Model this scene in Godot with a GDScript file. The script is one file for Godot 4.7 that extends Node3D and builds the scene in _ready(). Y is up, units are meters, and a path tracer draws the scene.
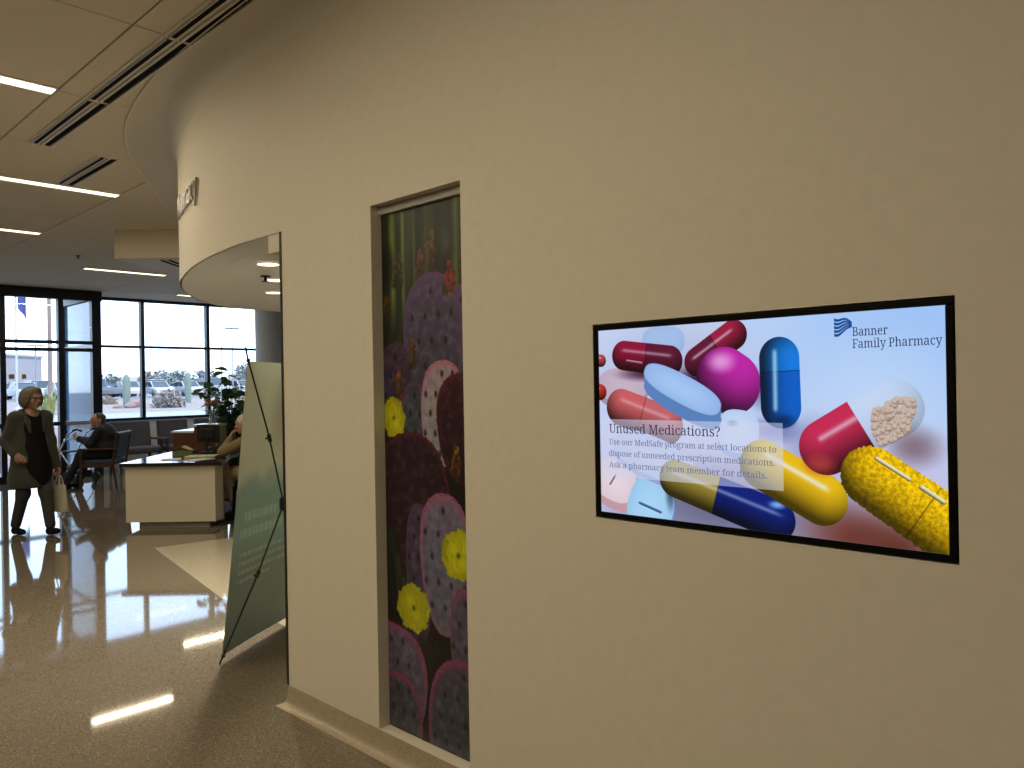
extends Node3D

# ---------------------------------------------------------------- frame of reference
# x runs along the ceiling grid ("a"), -z along the pharmacy wall ("b"); y is up, metres.
const RC := 0.6878
const RS := 0.7259
const EYE := 1.58
const CEIL := 3.455
const TILE := 1.23

func AB(a: float, h: float, b: float) -> Vector3:
	return Vector3(a, h, -b)

# a place given as distance to the right of, and ahead of, where the photographer stood
func W(x: float, h: float, d: float) -> Vector3:
	return Vector3(RC * x + RS * d, h, RS * x - RC * d)

# turn about y so that local +z points along the given ground direction (right, ahead)
func turn_to(x: float, d: float) -> float:
	var v := W(x, 0, d)
	return atan2(v.x, v.z)

# ---------------------------------------------------------------- mesh building
class MB:
	var v := PackedVector3Array()
	var n := PackedVector3Array()
	var uv := PackedVector2Array()
	var idx := PackedInt32Array()

	func vert(p: Vector3, nn: Vector3, t := Vector2.ZERO) -> int:
		v.append(p)
		n.append(nn)
		uv.append(t)
		return v.size() - 1

	# front faces run clockwise; the stored normals decide which way that is
	func tri_i(i: int, j: int, k: int) -> void:
		var fn := (v[j] - v[i]).cross(v[k] - v[i])
		if fn.dot(n[i] + n[j] + n[k]) > 0.0:
			idx.append_array([i, k, j])
		else:
			idx.append_array([i, j, k])

	func quad_i(i: int, j: int, k: int, l: int) -> void:
		tri_i(i, j, k)
		tri_i(i, k, l)

	func tri(a: Vector3, b: Vector3, c: Vector3, out: Vector3) -> void:
		var nn := (b - a).cross(c - a).normalized()
		if nn.dot(out) < 0.0:
			nn = -nn
		tri_i(vert(a, nn), vert(b, nn), vert(c, nn))

	func quad(a: Vector3, b: Vector3, c: Vector3, d: Vector3, out: Vector3, uvs := []) -> void:
		var nn := (b - a).cross(c - a).normalized()
		if nn.dot(out) < 0.0:
			nn = -nn
		var t: Array = uvs if uvs.size() == 4 else [Vector2.ZERO, Vector2.ZERO, Vector2.ZERO, Vector2.ZERO]
		quad_i(vert(a, nn, t[0]), vert(b, nn, t[1]), vert(c, nn, t[2]), vert(d, nn, t[3]))

	# box with chamfered edges
	func box(c: Vector3, s: Vector3, bev := 0.0, bs := Basis()) -> void:
		var h := s * 0.5
		var e := minf(bev, minf(h.x, minf(h.y, h.z)) * 0.95)
		for ax in 3:
			var u := (ax + 1) % 3
			var w := (ax + 2) % 3
			for sg in [-1.0, 1.0]:
				var q := []
				for cc in [[-1, -1], [1, -1], [1, 1], [-1, 1]]:
					var p := Vector3.ZERO
					p[ax] = h[ax] * sg
					p[u] = (h[u] - e) * cc[0]
					p[w] = (h[w] - e) * cc[1]
					q.append(c + bs * p)
				var o := Vector3.ZERO
				o[ax] = sg
				quad(q[0], q[1], q[2], q[3], bs * o)
		if e <= 0.0:
			return
		for ax in 3:
			var u := (ax + 1) % 3
			var w := (ax + 2) % 3
			for su in [-1.0, 1.0]:
				for sw in [-1.0, 1.0]:
					var q := []
					for sa in [-1.0, 1.0]:
						for which in 2:
							var p := Vector3.ZERO
							p[ax] = (h[ax] - e) * sa
							p[u] = (h[u] if which == 0 else h[u] - e) * su
							p[w] = (h[w] - e if which == 0 else h[w]) * sw
							q.append(c + bs * p)
					var o := Vector3.ZERO
					o[u] = su
					o[w] = sw
					quad(q[0], q[1], q[3], q[2], bs * o)
		for sx in [-1.0, 1.0]:
			for sy in [-1.0, 1.0]:
				for sz in [-1.0, 1.0]:
					var sg := Vector3(sx, sy, sz)
					tri(c + bs * (sg * (h - Vector3(0, e, e))), c + bs * (sg * (h - Vector3(e, 0, e))), c + bs * (sg * (h - Vector3(e, e, 0))), bs * sg)

	func tube(pts: Array, rad, seg := 8, caps := true, flat := 1.0) -> void:
		var rings := []
		var last := pts.size() - 1
		var side := Vector3.ZERO
		for i in pts.size():
			var t: Vector3 = (pts[mini(i + 1, last)] - pts[maxi(i - 1, 0)]).normalized()
			if i == 0:
				side = t.cross(Vector3.UP if absf(t.y) < 0.9 else Vector3.RIGHT).normalized()
			else:
				side = (side - t * side.dot(t)).normalized()
			var other := t.cross(side).normalized()
			var r: float = rad[i] if rad is Array else rad
			var ring := []
			for k in seg + 1:
				var an := TAU * k / seg
				var dir := side * cos(an) + other * sin(an) * flat
				ring.append(vert(pts[i] + dir * r, dir.normalized(), Vector2(float(k) / seg, float(i) / last)))
			rings.append(ring)
		for i in last:
			for k in seg:
				quad_i(rings[i][k], rings[i][k + 1], rings[i + 1][k + 1], rings[i + 1][k])
		if caps:
			for e in [0, last]:
				var t: Vector3 = (pts[0] - pts[1]).normalized() if e == 0 else (pts[last] - pts[last - 1]).normalized()
				var m := vert(pts[e], t)
				for k in seg:
					tri_i(m, vert(v[rings[e][k]], t), vert(v[rings[e][k + 1]], t))

	# profile: Vector2(radius, height), turned round the y axis of xf
	func lathe(profile: Array, seg := 16, xf := Transform3D(), sc := Vector3.ONE) -> void:
		for i in profile.size() - 1:
			var p: Vector2 = profile[i]
			var q: Vector2 = profile[i + 1]
			var d := (q - p).normalized()
			var rn := Vector2(d.y, -d.x)
			var a := []
			var b := []
			for k in seg + 1:
				var an := TAU * k / seg
				var c := Vector3(cos(an), 0, sin(an))
				var nn := (xf.basis * (Vector3(c.x * rn.x, rn.y, c.z * rn.x) / sc)).normalized()
				a.append(vert(xf * (Vector3(c.x * p.x, p.y, c.z * p.x) * sc), nn))
				b.append(vert(xf * (Vector3(c.x * q.x, q.y, c.z * q.x) * sc), nn))
			for k in seg:
				if q.x > 0.00001:
					tri_i(a[k], b[k], b[k + 1])
				if p.x > 0.00001:
					tri_i(a[k], b[k + 1], a[k + 1])

	func ball(c: Vector3, r: Vector3, seg := 12, bs := Basis()) -> void:
		var rows := []
		for i in seg / 2 + 1:
			var th := PI * i / (seg / 2)
			var row := []
			for k in seg + 1:
				var ph := TAU * k / seg
				var d := Vector3(sin(th) * cos(ph), cos(th), sin(th) * sin(ph))
				row.append(vert(c + bs * (d * r), (bs * (d / r)).normalized()))
			rows.append(row)
		for i in seg / 2:
			for k in seg:
				if i > 0:
					tri_i(rows[i][k], rows[i][k + 1], rows[i + 1][k + 1])
				if i < seg / 2 - 1:
					tri_i(rows[i][k], rows[i + 1][k + 1], rows[i + 1][k])

	# upright prism over a ground polygon given as Vector2(x, z)
	func prism(poly: PackedVector2Array, y0: float, y1: float) -> void:
		var t := Geometry2D.triangulate_polygon(poly)
		for i in range(0, t.size(), 3):
			for y in [y0, y1]:
				var o := Vector3.DOWN if y == y0 else Vector3.UP
				tri(Vector3(poly[t[i]].x, y, poly[t[i]].y), Vector3(poly[t[i + 1]].x, y, poly[t[i + 1]].y), Vector3(poly[t[i + 2]].x, y, poly[t[i + 2]].y), o)
		for i in poly.size():
			var p := poly[i]
			var q := poly[(i + 1) % poly.size()]
			var d := q - p
			var nn := Vector3(d.y, 0, -d.x).normalized()
			var m := (p + q) * 0.5 + Vector2(nn.x, nn.z) * 0.0005
			if Geometry2D.is_point_in_polygon(m, poly):
				nn = -nn
			quad(Vector3(p.x, y0, p.y), Vector3(q.x, y0, q.y), Vector3(q.x, y1, q.y), Vector3(p.x, y1, p.y), nn)

	# smooth sheet from rows of points; its normals follow "hint" at the middle
	func sheet(rows: Array, hint: Vector3) -> void:
		var nr := rows.size()
		var nc: int = rows[0].size()
		var ids := []
		var mid_i := nr / 2
		var mid_k := nc / 2
		var sg := 1.0
		var make := func(i: int, k: int) -> Vector3:
			var du: Vector3 = rows[mini(i + 1, nr - 1)][k] - rows[maxi(i - 1, 0)][k]
			var dv: Vector3 = rows[i][mini(k + 1, nc - 1)] - rows[i][maxi(k - 1, 0)]
			return du.cross(dv).normalized()
		if make.call(mid_i, mid_k).dot(hint) < 0.0:
			sg = -1.0
		for i in nr:
			var row := []
			for k in nc:
				row.append(vert(rows[i][k], make.call(i, k) * sg, Vector2(float(k) / (nc - 1), float(i) / (nr - 1))))
			ids.append(row)
		for i in nr - 1:
			for k in nc - 1:
				quad_i(ids[i][k], ids[i][k + 1], ids[i + 1][k + 1], ids[i + 1][k])

	func mesh() -> ArrayMesh:
		var a := []
		a.resize(Mesh.ARRAY_MAX)
		a[Mesh.ARRAY_VERTEX] = v
		a[Mesh.ARRAY_NORMAL] = n
		a[Mesh.ARRAY_TEX_UV] = uv
		a[Mesh.ARRAY_INDEX] = idx
		var m := ArrayMesh.new()
		m.add_surface_from_arrays(Mesh.PRIMITIVE_TRIANGLES, a)
		return m

# ---------------------------------------------------------------- joined rounded shapes (bodies, clothes)
# shape: ["c", a, b, ra, rb] tapered capsule; ["e", centre, radii, basis] ellipsoid
# cut: ["p", point, normal] removes what lies on the normal's side; ["c"...], ["e"...] removes a shape
func blob(mb: MB, shapes: Array, cuts: Array, cell: float, k := 0.03) -> void:
	var lo := Vector3.INF
	var hi := -Vector3.INF
	var spans := []
	for s in shapes:
		var a: Vector3
		var b: Vector3
		if s[0] == "c":
			var r: float = maxf(s[3], s[4])
			a = s[1].min(s[2]) - Vector3.ONE * r
			b = s[1].max(s[2]) + Vector3.ONE * r
		else:
			var r2: float = maxf(s[2].x, maxf(s[2].y, s[2].z))
			a = s[1] - Vector3.ONE * r2
			b = s[1] + Vector3.ONE * r2
		spans.append([a, b])
		lo = lo.min(a)
		hi = hi.max(b)
	var pad := k + cell * 2.0
	lo -= Vector3.ONE * pad
	hi += Vector3.ONE * pad
	var nx := int((hi.x - lo.x) / cell) + 2
	var ny := int((hi.y - lo.y) / cell) + 2
	var nz := int((hi.z - lo.z) / cell) + 2
	var sy := nx
	var sz := nx * ny
	var f := PackedFloat32Array()
	f.resize(nx * ny * nz)
	f.fill(1.0)
	for q in shapes.size():
		var s: Array = shapes[q]
		var g0: Vector3 = (spans[q][0] - Vector3.ONE * pad - lo) / cell
		var g1: Vector3 = (spans[q][1] + Vector3.ONE * pad - lo) / cell
		var cap: bool = s[0] == "c"
		var a: Vector3 = s[1]
		var ba := Vector3.ZERO
		var bb := 1.0
		var ra := 0.0
		var rb := 0.0
		var er := Vector3.ONE
		var eb := Basis()
		var em := 1.0
		if cap:
			ba = s[2] - a
			bb = maxf(ba.length_squared(), 1e-9)
			ra = s[3]
			rb = s[4]
		else:
			er = s[2]
			em = minf(er.x, minf(er.y, er.z))
			if s.size() > 3:
				eb = s[3].inverse()
		for iz in range(maxi(0, int(g0.z)), mini(nz, int(g1.z) + 2)):
			for iy in range(maxi(0, int(g0.y)), mini(ny, int(g1.y) + 2)):
				var row := iz * sz + iy * sy
				for ix in range(maxi(0, int(g0.x)), mini(nx, int(g1.x) + 2)):
					var pa := lo + Vector3(ix, iy, iz) * cell - a
					var d := 0.0
					if cap:
						var h := clampf(pa.dot(ba) / bb, 0.0, 1.0)
						d = (pa - ba * h).length() - ra - (rb - ra) * h
					else:
						var l := eb * pa
						var k0 := (l / er).length()
						var k1 := (l / (er * er)).length()
						d = k0 * (k0 - 1.0) / k1 if k1 > 1e-6 else -em
					var o := f[row + ix]
					var hh := maxf(k - absf(o - d), 0.0) / k
					f[row + ix] = minf(o, d) - hh * hh * k * 0.25
	for c in cuts:
		for iz in nz:
			for iy in ny:
				var row := iz * sz + iy * sy
				for ix in nx:
					var o := f[row + ix]
					if o > 0.2:
						continue
					var p := lo + Vector3(ix, iy, iz) * cell
					var d := 0.0
					if c[0] == "p":
						d = (p - c[1]).dot(c[2])
					elif c[0] == "c":
						var ba: Vector3 = c[2] - c[1]
						var h := clampf((p - c[1]).dot(ba) / ba.length_squared(), 0.0, 1.0)
						d = -((p - c[1] - ba * h).length() - lerpf(c[3], c[4], h))
					else:
						var l: Vector3 = p - c[1]
						if c.size() > 3:
							l = c[3].inverse() * l
						var er: Vector3 = c[2]
						d = -((l / er).length() - 1.0) * minf(er.x, minf(er.y, er.z))
					if d > o:
						f[row + ix] = d
	# surface nets
	var at := PackedInt32Array()
	at.resize(nx * ny * nz)
	at.fill(-1)
	var first := mb.v.size()
	var off := [0, 1, sy, sy + 1, sz, sz + 1, sz + sy, sz + sy + 1]
	var edges := [[0, 1], [2, 3], [4, 5], [6, 7], [0, 2], [1, 3], [4, 6], [5, 7], [0, 4], [1, 5], [2, 6], [3, 7]]
	var cor := [Vector3(0, 0, 0), Vector3(1, 0, 0), Vector3(0, 1, 0), Vector3(1, 1, 0), Vector3(0, 0, 1), Vector3(1, 0, 1), Vector3(0, 1, 1), Vector3(1, 1, 1)]
	for iz in nz - 1:
		for iy in ny - 1:
			var row := iz * sz + iy * sy
			for ix in nx - 1:
				var i := row + ix
				var v0 := f[i]
				if v0 > cell * 2.0 or v0 < -cell * 2.0:
					continue
				var neg := 0
				for o in off:
					if f[i + o] < 0.0:
						neg += 1
				if neg == 0 or neg == 8:
					continue
				var sum := Vector3.ZERO
				var cnt := 0
				for e in edges:
					var fa := f[i + off[e[0]]]
					var fb := f[i + off[e[1]]]
					if (fa < 0.0) != (fb < 0.0):
						sum += cor[e[0]].lerp(cor[e[1]], fa / (fa - fb))
						cnt += 1
				var g := Vector3(f[i + 1] - v0 + f[i + sy + sz + 1] - f[i + sy + sz], f[i + sy] - v0 + f[i + 1 + sy + sz] - f[i + 1 + sz], f[i + sz] - v0 + f[i + 1 + sy + sz] - f[i + 1 + sy])
				at[i] = mb.vert(lo + (Vector3(ix, iy, iz) + sum / cnt) * cell, g.normalized())
	var nor := PackedVector3Array()
	nor.resize(mb.v.size() - first)
	var st := [1, sy, sz]
	var faces := []
	for iz in range(1, nz - 1):
		for iy in range(1, ny - 1):
			var row := iz * sz + iy * sy
			for ix in range(1, nx - 1):
				var i := row + ix
				if at[i] < 0:
					continue
				for ax in 3:
					var j: int = i + st[ax]
					if (f[i] < 0.0) == (f[j] < 0.0):
						continue
					var u: int = st[(ax + 1) % 3]
					var w: int = st[(ax + 2) % 3]
					var a := at[i]
					var b := at[i - u]
					var c := at[i - u - w]
					var d := at[i - w]
					if a < 0 or b < 0 or c < 0 or d < 0:
						continue
					var fn := (mb.v[c] - mb.v[a]).cross(mb.v[d] - mb.v[b])
					var out := Vector3.ZERO
					out[ax] = 1.0 if f[i] < 0.0 else -1.0
					if fn.dot(out) < 0.0:
						fn = -fn
					for q in [a, b, c, d]:
						nor[q - first] += fn
					faces.append([a, b, c, d])
	for q in nor.size():
		mb.n[first + q] = nor[q].normalized()
	for q in faces:
		mb.quad_i(q[0], q[1], q[2], q[3])

# ---------------------------------------------------------------- objects
var taken := {}

func numbered(called: String) -> String:
	if not taken.has(called):
		taken[called] = 0
		return called
	taken[called] += 1
	return "%s_%03d" % [called, taken[called]]

func obj(called: String, mesh, m: Material, parent: Node = self) -> MeshInstance3D:
	var o := MeshInstance3D.new()
	o.name = numbered(called) if parent == self else called
	o.mesh = mesh.mesh() if mesh is MB else mesh
	o.material_override = m
	parent.add_child(o, true)
	return o

func thing(called: String, label: String, category: String, at := Vector3.ZERO, turn := 0.0, group := "") -> Node3D:
	var o := Node3D.new()
	o.name = numbered(called)
	add_child(o, true)
	o.position = at
	o.rotation.y = turn
	tag(o, label, category, group)
	return o

func tag(o: Node, label: String, category: String, group := "") -> Node:
	o.set_meta("label", label)
	o.set_meta("category", category)
	if group:
		o.set_meta("group", group)
	return o

func setting(called: String, label: String, category: String) -> Node3D:
	var o := thing(called, label, category)
	o.set_meta("kind", "structure")
	return o

func copy_of(o: Node3D, at: Vector3, turn: float, label := "") -> Node3D:
	var c: Node3D = o.duplicate()
	c.name = numbered(str(o.name).trim_suffix("_001"))
	add_child(c, true)
	c.position = at
	c.rotation.y = turn
	if label:
		c.set_meta("label", label)
	return c

# ---------------------------------------------------------------- materials
func lin(r: float, g: float, b: float) -> Color:
	return Color(r, g, b).linear_to_srgb()

func mat(called: String, c: Color, rough := 0.6, metal := 0.0, spec := 0.5) -> StandardMaterial3D:
	var m := StandardMaterial3D.new()
	m.resource_name = called
	m.albedo_color = c
	m.roughness = rough
	m.metallic = metal
	m.metallic_specular = spec
	return m

func textured(called: String, im: Image, rough: float, tile_m := 0.0) -> StandardMaterial3D:
	var m := mat(called, Color.WHITE, rough)
	m.albedo_texture = ImageTexture.create_from_image(im)
	if tile_m > 0.0:
		m.uv1_triplanar = true
		m.uv1_world_triplanar = true
		m.uv1_scale = Vector3.ONE / tile_m
	return m

# even grain: small random differences round one colour
func grain(base: Color, spread: float, size: int, seed_no: int, freq: float, stretch := Vector2.ONE) -> Image:
	var no := FastNoiseLite.new()
	no.seed = seed_no
	no.frequency = freq
	no.fractal_octaves = 4
	var im := Image.create(size, size, false, Image.FORMAT_RGB8)
	for y in size:
		for x in size:
			# blended with its own shift so that it repeats without a seam
			var fx := float(x) / size
			var fy := float(y) / size
			var a := no.get_noise_2d(x * stretch.x, y * stretch.y) * (1.0 - fx) + no.get_noise_2d((x - size) * stretch.x, y * stretch.y) * fx
			var b := no.get_noise_2d(x * stretch.x, (y - size) * stretch.y) * (1.0 - fx) + no.get_noise_2d((x - size) * stretch.x, (y - size) * stretch.y) * fx
			var t := 1.0 + lerpf(a, b, fy) * spread
			im.set_pixel(x, y, Color(base.r * t, base.g * t, base.b * t))
	return im

func terrazzo(base: Color, chips: Array, count: int, seed_no: int) -> Image:
	var rng := RandomNumberGenerator.new()
	rng.seed = seed_no
	var size := 1024
	var im := grain(base, 0.05, size, seed_no, 0.05)
	for i in count:
		var c: Color = chips[rng.randi() % chips.size()]
		var k := rng.randf_range(0.92, 1.06)
		c = Color(c.r * k, c.g * k, c.b * k)
		var r := rng.randf_range(1.0, 3.6)
		var cx := rng.randi() % size
		var cy := rng.randi() % size
		var e := rng.randf_range(0.55, 1.0)
		var an := rng.randf() * PI
		var ca := cos(an)
		var sa := sin(an)
		var q := int(ceil(r))
		for y in range(-q, q + 1):
			for x in range(-q, q + 1):
				var u := (x * ca + y * sa) / r
				var w := (-x * sa + y * ca) / (r * e)
				if absf(u) + absf(w) < 1.25 and maxf(absf(u), absf(w)) < 1.0:
					im.set_pixel(posmod(cx + x, size), posmod(cy + y, size), c)
	return im

# ---------------------------------------------------------------- flat prints: what the screen and the wall picture show
func over(im: Image, x: int, y: int, c: Color, a: float) -> void:
	if a <= 0.0:
		return
	im.set_pixel(x, y, im.get_pixel(x, y).lerp(c, minf(a, 1.0)))

# a pill with round ends; colour changes at "split" along it (pixels of the picture)
func pill(im: Image, p0: Vector2, p1: Vector2, r: float, ca: Color, cb: Color, split := 2.0, gloss := 0.6, lit := -0.45, bump := 0.0, opaque := 1.0, flat_end := false) -> void:
	var ba := p1 - p0
	var le := ba.length()
	var ax := ba / le
	var pr := Vector2(-ax.y, ax.x)
	if pr.y > 0.0:
		pr = -pr                                     # pr points up the picture
	var no := FastNoiseLite.new()
	no.seed = 5
	no.frequency = 0.09
	var lo := p0.min(p1) - Vector2(r, r) - Vector2.ONE * 2
	var hi := p0.max(p1) + Vector2(r, r) + Vector2.ONE * 2
	for y in range(maxi(0, int(lo.y)), mini(im.get_height(), int(hi.y) + 1)):
		for x in range(maxi(0, int(lo.x)), mini(im.get_width(), int(hi.x) + 1)):
			var p := Vector2(x, y) - p0
			var t := p.dot(ax) / le
			var tc := clampf(t, 0.0, 1.0)
			var d := (p - ba * tc).length()
			var rr := r
			if bump > 0.0:
				rr += no.get_noise_2d(x * 0.9, y * 0.9) * r * 0.05
			if d > rr + 1.0:
				continue
			if flat_end and t > 1.0:
				continue
			var nd := p.dot(pr) / r                   # +1 upper rim, -1 lower rim
			var rim := d / rr
			var c := ca if t < split else cb
			var sh := 0.62 + 0.38 * nd
			sh = clampf(0.5 + 0.42 * nd + 0.3 * (1.0 - rim * rim), 0.28, 1.15)
			if bump > 0.0:
				sh *= 1.0 + (no.get_noise_2d(x * 0.7, y * 0.7) + 0.5 * no.get_noise_2d(x * 1.8, y * 1.8)) * bump * 0.6
			var o := Color(c.r * sh, c.g * sh, c.b * sh)
			var hl := exp(-pow((nd - (-lit)) / 0.11, 2.0)) * gloss * smoothstep(-0.12, 0.02, t) * smoothstep(1.1, 0.95, t)
			o = o.lerp(Color(0.95, 0.95, 1.0), clampf(hl, 0.0, 0.9))
			if split <= 1.0 and absf(t - split) * le < 1.6:
				o = o.darkened(0.35)
			over(im, x, y, o, clampf(rr - d + 0.5, 0.0, 1.0) * opaque)

# an oval tablet with a bright face and a darker edge below it
func tablet(im: Image, c: Vector2, r: Vector2, an: float, face: Color, edge: Color, thick: float, opaque := 1.0) -> void:
	var ca := cos(an)
	var sa := sin(an)
	var big := maxf(r.x, r.y) + thick + 2
	for y in range(maxi(0, int(c.y - big)), mini(im.get_height(), int(c.y + big) + 1)):
		for x in range(maxi(0, int(c.x - big)), mini(im.get_width(), int(c.x + big) + 1)):
			var best := 9.0
			for k in [1.0, 0.5]:
				var p := Vector2(x, y - thick * k) - c
				var q := Vector2(p.x * ca + p.y * sa, -p.x * sa + p.y * ca) / r
				best = minf(best, pow(pow(absf(q.x), 2.6) + pow(absf(q.y), 2.6), 1.0 / 2.6))
			var pf := Vector2(x, y) - c
			var qf := Vector2(pf.x * ca + pf.y * sa, -pf.x * sa + pf.y * ca) / r
			var fr := pow(pow(absf(qf.x), 2.6) + pow(absf(qf.y), 2.6), 1.0 / 2.6)
			var soft := 1.5 / minf(r.x, r.y)
			over(im, x, y, edge, clampf((1.0 - best) / soft + 0.5, 0.0, 1.0) * opaque)
			over(im, x, y, face.lerp(edge, clampf(fr * fr * 0.25, 0.0, 1.0)), clampf((1.0 - fr) / soft + 0.5, 0.0, 1.0) * opaque)

func soft_spot(im: Image, c: Vector2, r: Vector2, col: Color, amount: float) -> void:
	for y in range(maxi(0, int(c.y - r.y)), mini(im.get_height(), int(c.y + r.y) + 1)):
		for x in range(maxi(0, int(c.x - r.x)), mini(im.get_width(), int(c.x + r.x) + 1)):
			var q := ((Vector2(x, y) - c) / r).length()
			if q < 1.0:
				over(im, x, y, col, amount * (1.0 - q * q) * (1.0 - q * q))

func screen_picture() -> Image:
	var w := 1024
	var h := 576
	var im := Image.create(w, h, false, Image.FORMAT_RGB8)
	for y in h:
		for x in w:
			var u := float(x) / w
			var t := float(y) / h
			var c := Color(0.80, 0.87, 0.99).lerp(Color(0.64, 0.79, 1.0), smoothstep(0.25, 1.0, u) * (1.0 - smoothstep(0.2, 0.75, t)))
			c = c.lerp(Color(0.78, 0.78, 0.93), smoothstep(0.35, 0.8, t))
			im.set_pixel(x, y, c)
	soft_spot(im, Vector2(880, 190), Vector2(300, 200), Color(0.83, 0.90, 1.0), 0.5)
	soft_spot(im, Vector2(250, 130), Vector2(420, 230), Color(0.72, 0.74, 0.88), 0.8)
	soft_spot(im, Vector2(420, 520), Vector2(520, 190), Color(0.34, 0.34, 0.46), 0.8)
	soft_spot(im, Vector2(800, 560), Vector2(200, 130), Color(0.46, 0.25, 0.22), 1.0)
	soft_spot(im, Vector2(905, 585), Vector2(160, 110), Color(0.40, 0.20, 0.16), 1.0)
	soft_spot(im, Vector2(700, 330), Vector2(120, 100), Color(0.50, 0.50, 0.72), 0.55)
	soft_spot(im, Vector2(950, 330), Vector2(90, 70), Color(0.48, 0.38, 0.42), 0.8)
	soft_spot(im, Vector2(590, 300), Vector2(110, 50), Color(0.35, 0.38, 0.62), 0.7)
	soft_spot(im, Vector2(350, 175), Vector2(110, 80), Color(0.18, 0.08, 0.20), 1.0)
	soft_spot(im, Vector2(560, 190), Vector2(60, 80), Color(0.35, 0.35, 0.60), 0.7)
	tablet(im, Vector2(245, 38), Vector2(74, 40), 0.05, Color(0.68, 0.79, 0.95), Color(0.55, 0.67, 0.88), 8, 0.8)
	pill(im, Vector2(-14, 94), Vector2(8, 95), 20, Color(0.78, 0.30, 0.34), Color(0.78, 0.30, 0.34))
	tablet(im, Vector2(92, 172), Vector2(96, 52), 0.0, Color(0.80, 0.72, 0.80), Color(0.66, 0.58, 0.68), 20)
	pill(im, Vector2(-20, 195), Vector2(2, 195), 26, Color(0.85, 0.20, 0.17), Color(0.85, 0.20, 0.17))
	soft_spot(im, Vector2(180, 140), Vector2(140, 30), Color(0.24, 0.12, 0.22), 0.9)
	pill(im, Vector2(360, 110), Vector2(478, 38), 42, Color(0.42, 0.09, 0.22), Color(0.66, 0.11, 0.27), 0.55, 0.55, -0.35)
	pill(im, Vector2(99, 82), Vector2(266, 104), 46, Color(0.60, 0.08, 0.25), Color(0.40, 0.09, 0.22), 0.48, 0.45, -0.35)
	pill(im, Vector2(110, 98), Vector2(166, 107), 3.5, Color(0.95, 0.70, 0.76), Color(0.95, 0.70, 0.76), 2.0, 0.0, -0.45, 0.0, 0.8)
	# magenta pill
	pill(im, Vector2(446, 158), Vector2(470, 174), 88, Color(0.80, 0.16, 0.70), Color(0.80, 0.16, 0.70), 2.0, 0.0)
	soft_spot(im, Vector2(438, 112), Vector2(64, 44), Color(0.98, 0.74, 0.96), 0.75)
	tablet(im, Vector2(487, 306), Vector2(64, 60), 0.1, Color(0.80, 0.88, 0.99), Color(0.56, 0.68, 0.90), 16)
	soft_spot(im, Vector2(470, 285), Vector2(26, 12), Color(0.4, 0.5, 0.72), 0.7)
	pill(im, Vector2(86, 243), Vector2(252, 296), 58, Color(0.86, 0.40, 0.42), Color(0.84, 0.42, 0.44), 0.46, 0.32, -0.4)
	tablet(im, Vector2(305, 186), Vector2(142, 42), 0.44, Color(0.66, 0.80, 0.99), Color(0.36, 0.52, 0.76), 40)
	pill(im, Vector2(612, 108), Vector2(615, 238), 57, Color(0.06, 0.52, 0.94), Color(0.02, 0.40, 0.84), 0.27, 0.0)
	for y in range(75, 258):
		for x in range(588, 612):
			over(im, x, y, Color(0.72, 0.90, 1.0), 0.75 * exp(-pow((x - 600) / 7.0, 2.0)) * smoothstep(75.0, 96.0, float(y)) * smoothstep(258.0, 240.0, float(y)))
	soft_spot(im, Vector2(620, 275), Vector2(48, 26), Color(0.02, 0.16, 0.36), 0.9)
	# lower left
	tablet(im, Vector2(58, 474), Vector2(80, 66), 0.25, Color(0.92, 0.86, 0.90), Color(0.78, 0.62, 0.66), 26)
	pill(im, Vector2(36, 486), Vector2(58, 456), 3.0, Color(0.66, 0.52, 0.58), Color(0.66, 0.52, 0.58), 2.0, 0.0)
	tablet(im, Vector2(188, 545), Vector2(82, 94), 0.35, Color(0.68, 0.86, 0.99), Color(0.42, 0.62, 0.86), 16)
	pill(im, Vector2(150, 535), Vector2(226, 556), 4.0, Color(0.34, 0.52, 0.80), Color(0.34, 0.52, 0.80), 2.0, 0.0)
	soft_spot(im, Vector2(262, 500), Vector2(24, 70), Color(0.16, 0.20, 0.32), 0.7)
	tablet(im, Vector2(200, 390), Vector2(150, 60), 0.3, Color(0.74, 0.80, 0.95), Color(0.58, 0.66, 0.86), 16)
	pill(im, Vector2(280, 452), Vector2(595, 540), 56, Color(0.68, 0.60, 0.22), Color(0.03, 0.13, 0.52), 0.43, 0.42, -0.3)
	soft_spot(im, Vector2(600, 500), Vector2(36, 16), Color(0.55, 0.75, 1.0), 0.9)
	pill(im, Vector2(560, 395), Vector2(722, 474), 68, Color(0.99, 0.80, 0.10), Color(0.99, 0.80, 0.10), 2.0, 0.75, -0.45)
	# clear shell with beads, then its coloured cap
	pill(im, Vector2(835, 280), Vector2(905, 240), 70, Color(0.95, 0.95, 1.0), Color(0.95, 0.95, 1.0), 2.0, 0.25, -0.7, 0.0, 0.22)
	var rng := RandomNumberGenerator.new()
	rng.seed = 9
	for i in 420:
		var p := Vector2(rng.randf_range(855, 970), rng.randf_range(215, 330))
		var q := p - Vector2(835, 280)
		var ax := Vector2(70, -40).normalized()
		var along := q.dot(ax)
		var across := q.dot(Vector2(-ax.y, ax.x))
		if along > 10 and along < 132 and across > -20 and across < 62 - maxf(0.0, along - 80) * 0.9:
			tablet(im, p, Vector2(6, 6), 0.0, Color(0.88, 0.82, 0.78), Color(0.58, 0.47, 0.40), 3, 0.75)
	pill(im, Vector2(735, 340), Vector2(828, 284), 71, Color(0.84, 0.18, 0.36), Color(0.84, 0.18, 0.36), 2.0, 0.55, -0.35, 0.0, 1.0, true)
	soft_spot(im, Vector2(720, 385), Vector2(62, 40), Color(0.72, 0.26, 0.24), 0.8)
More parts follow.
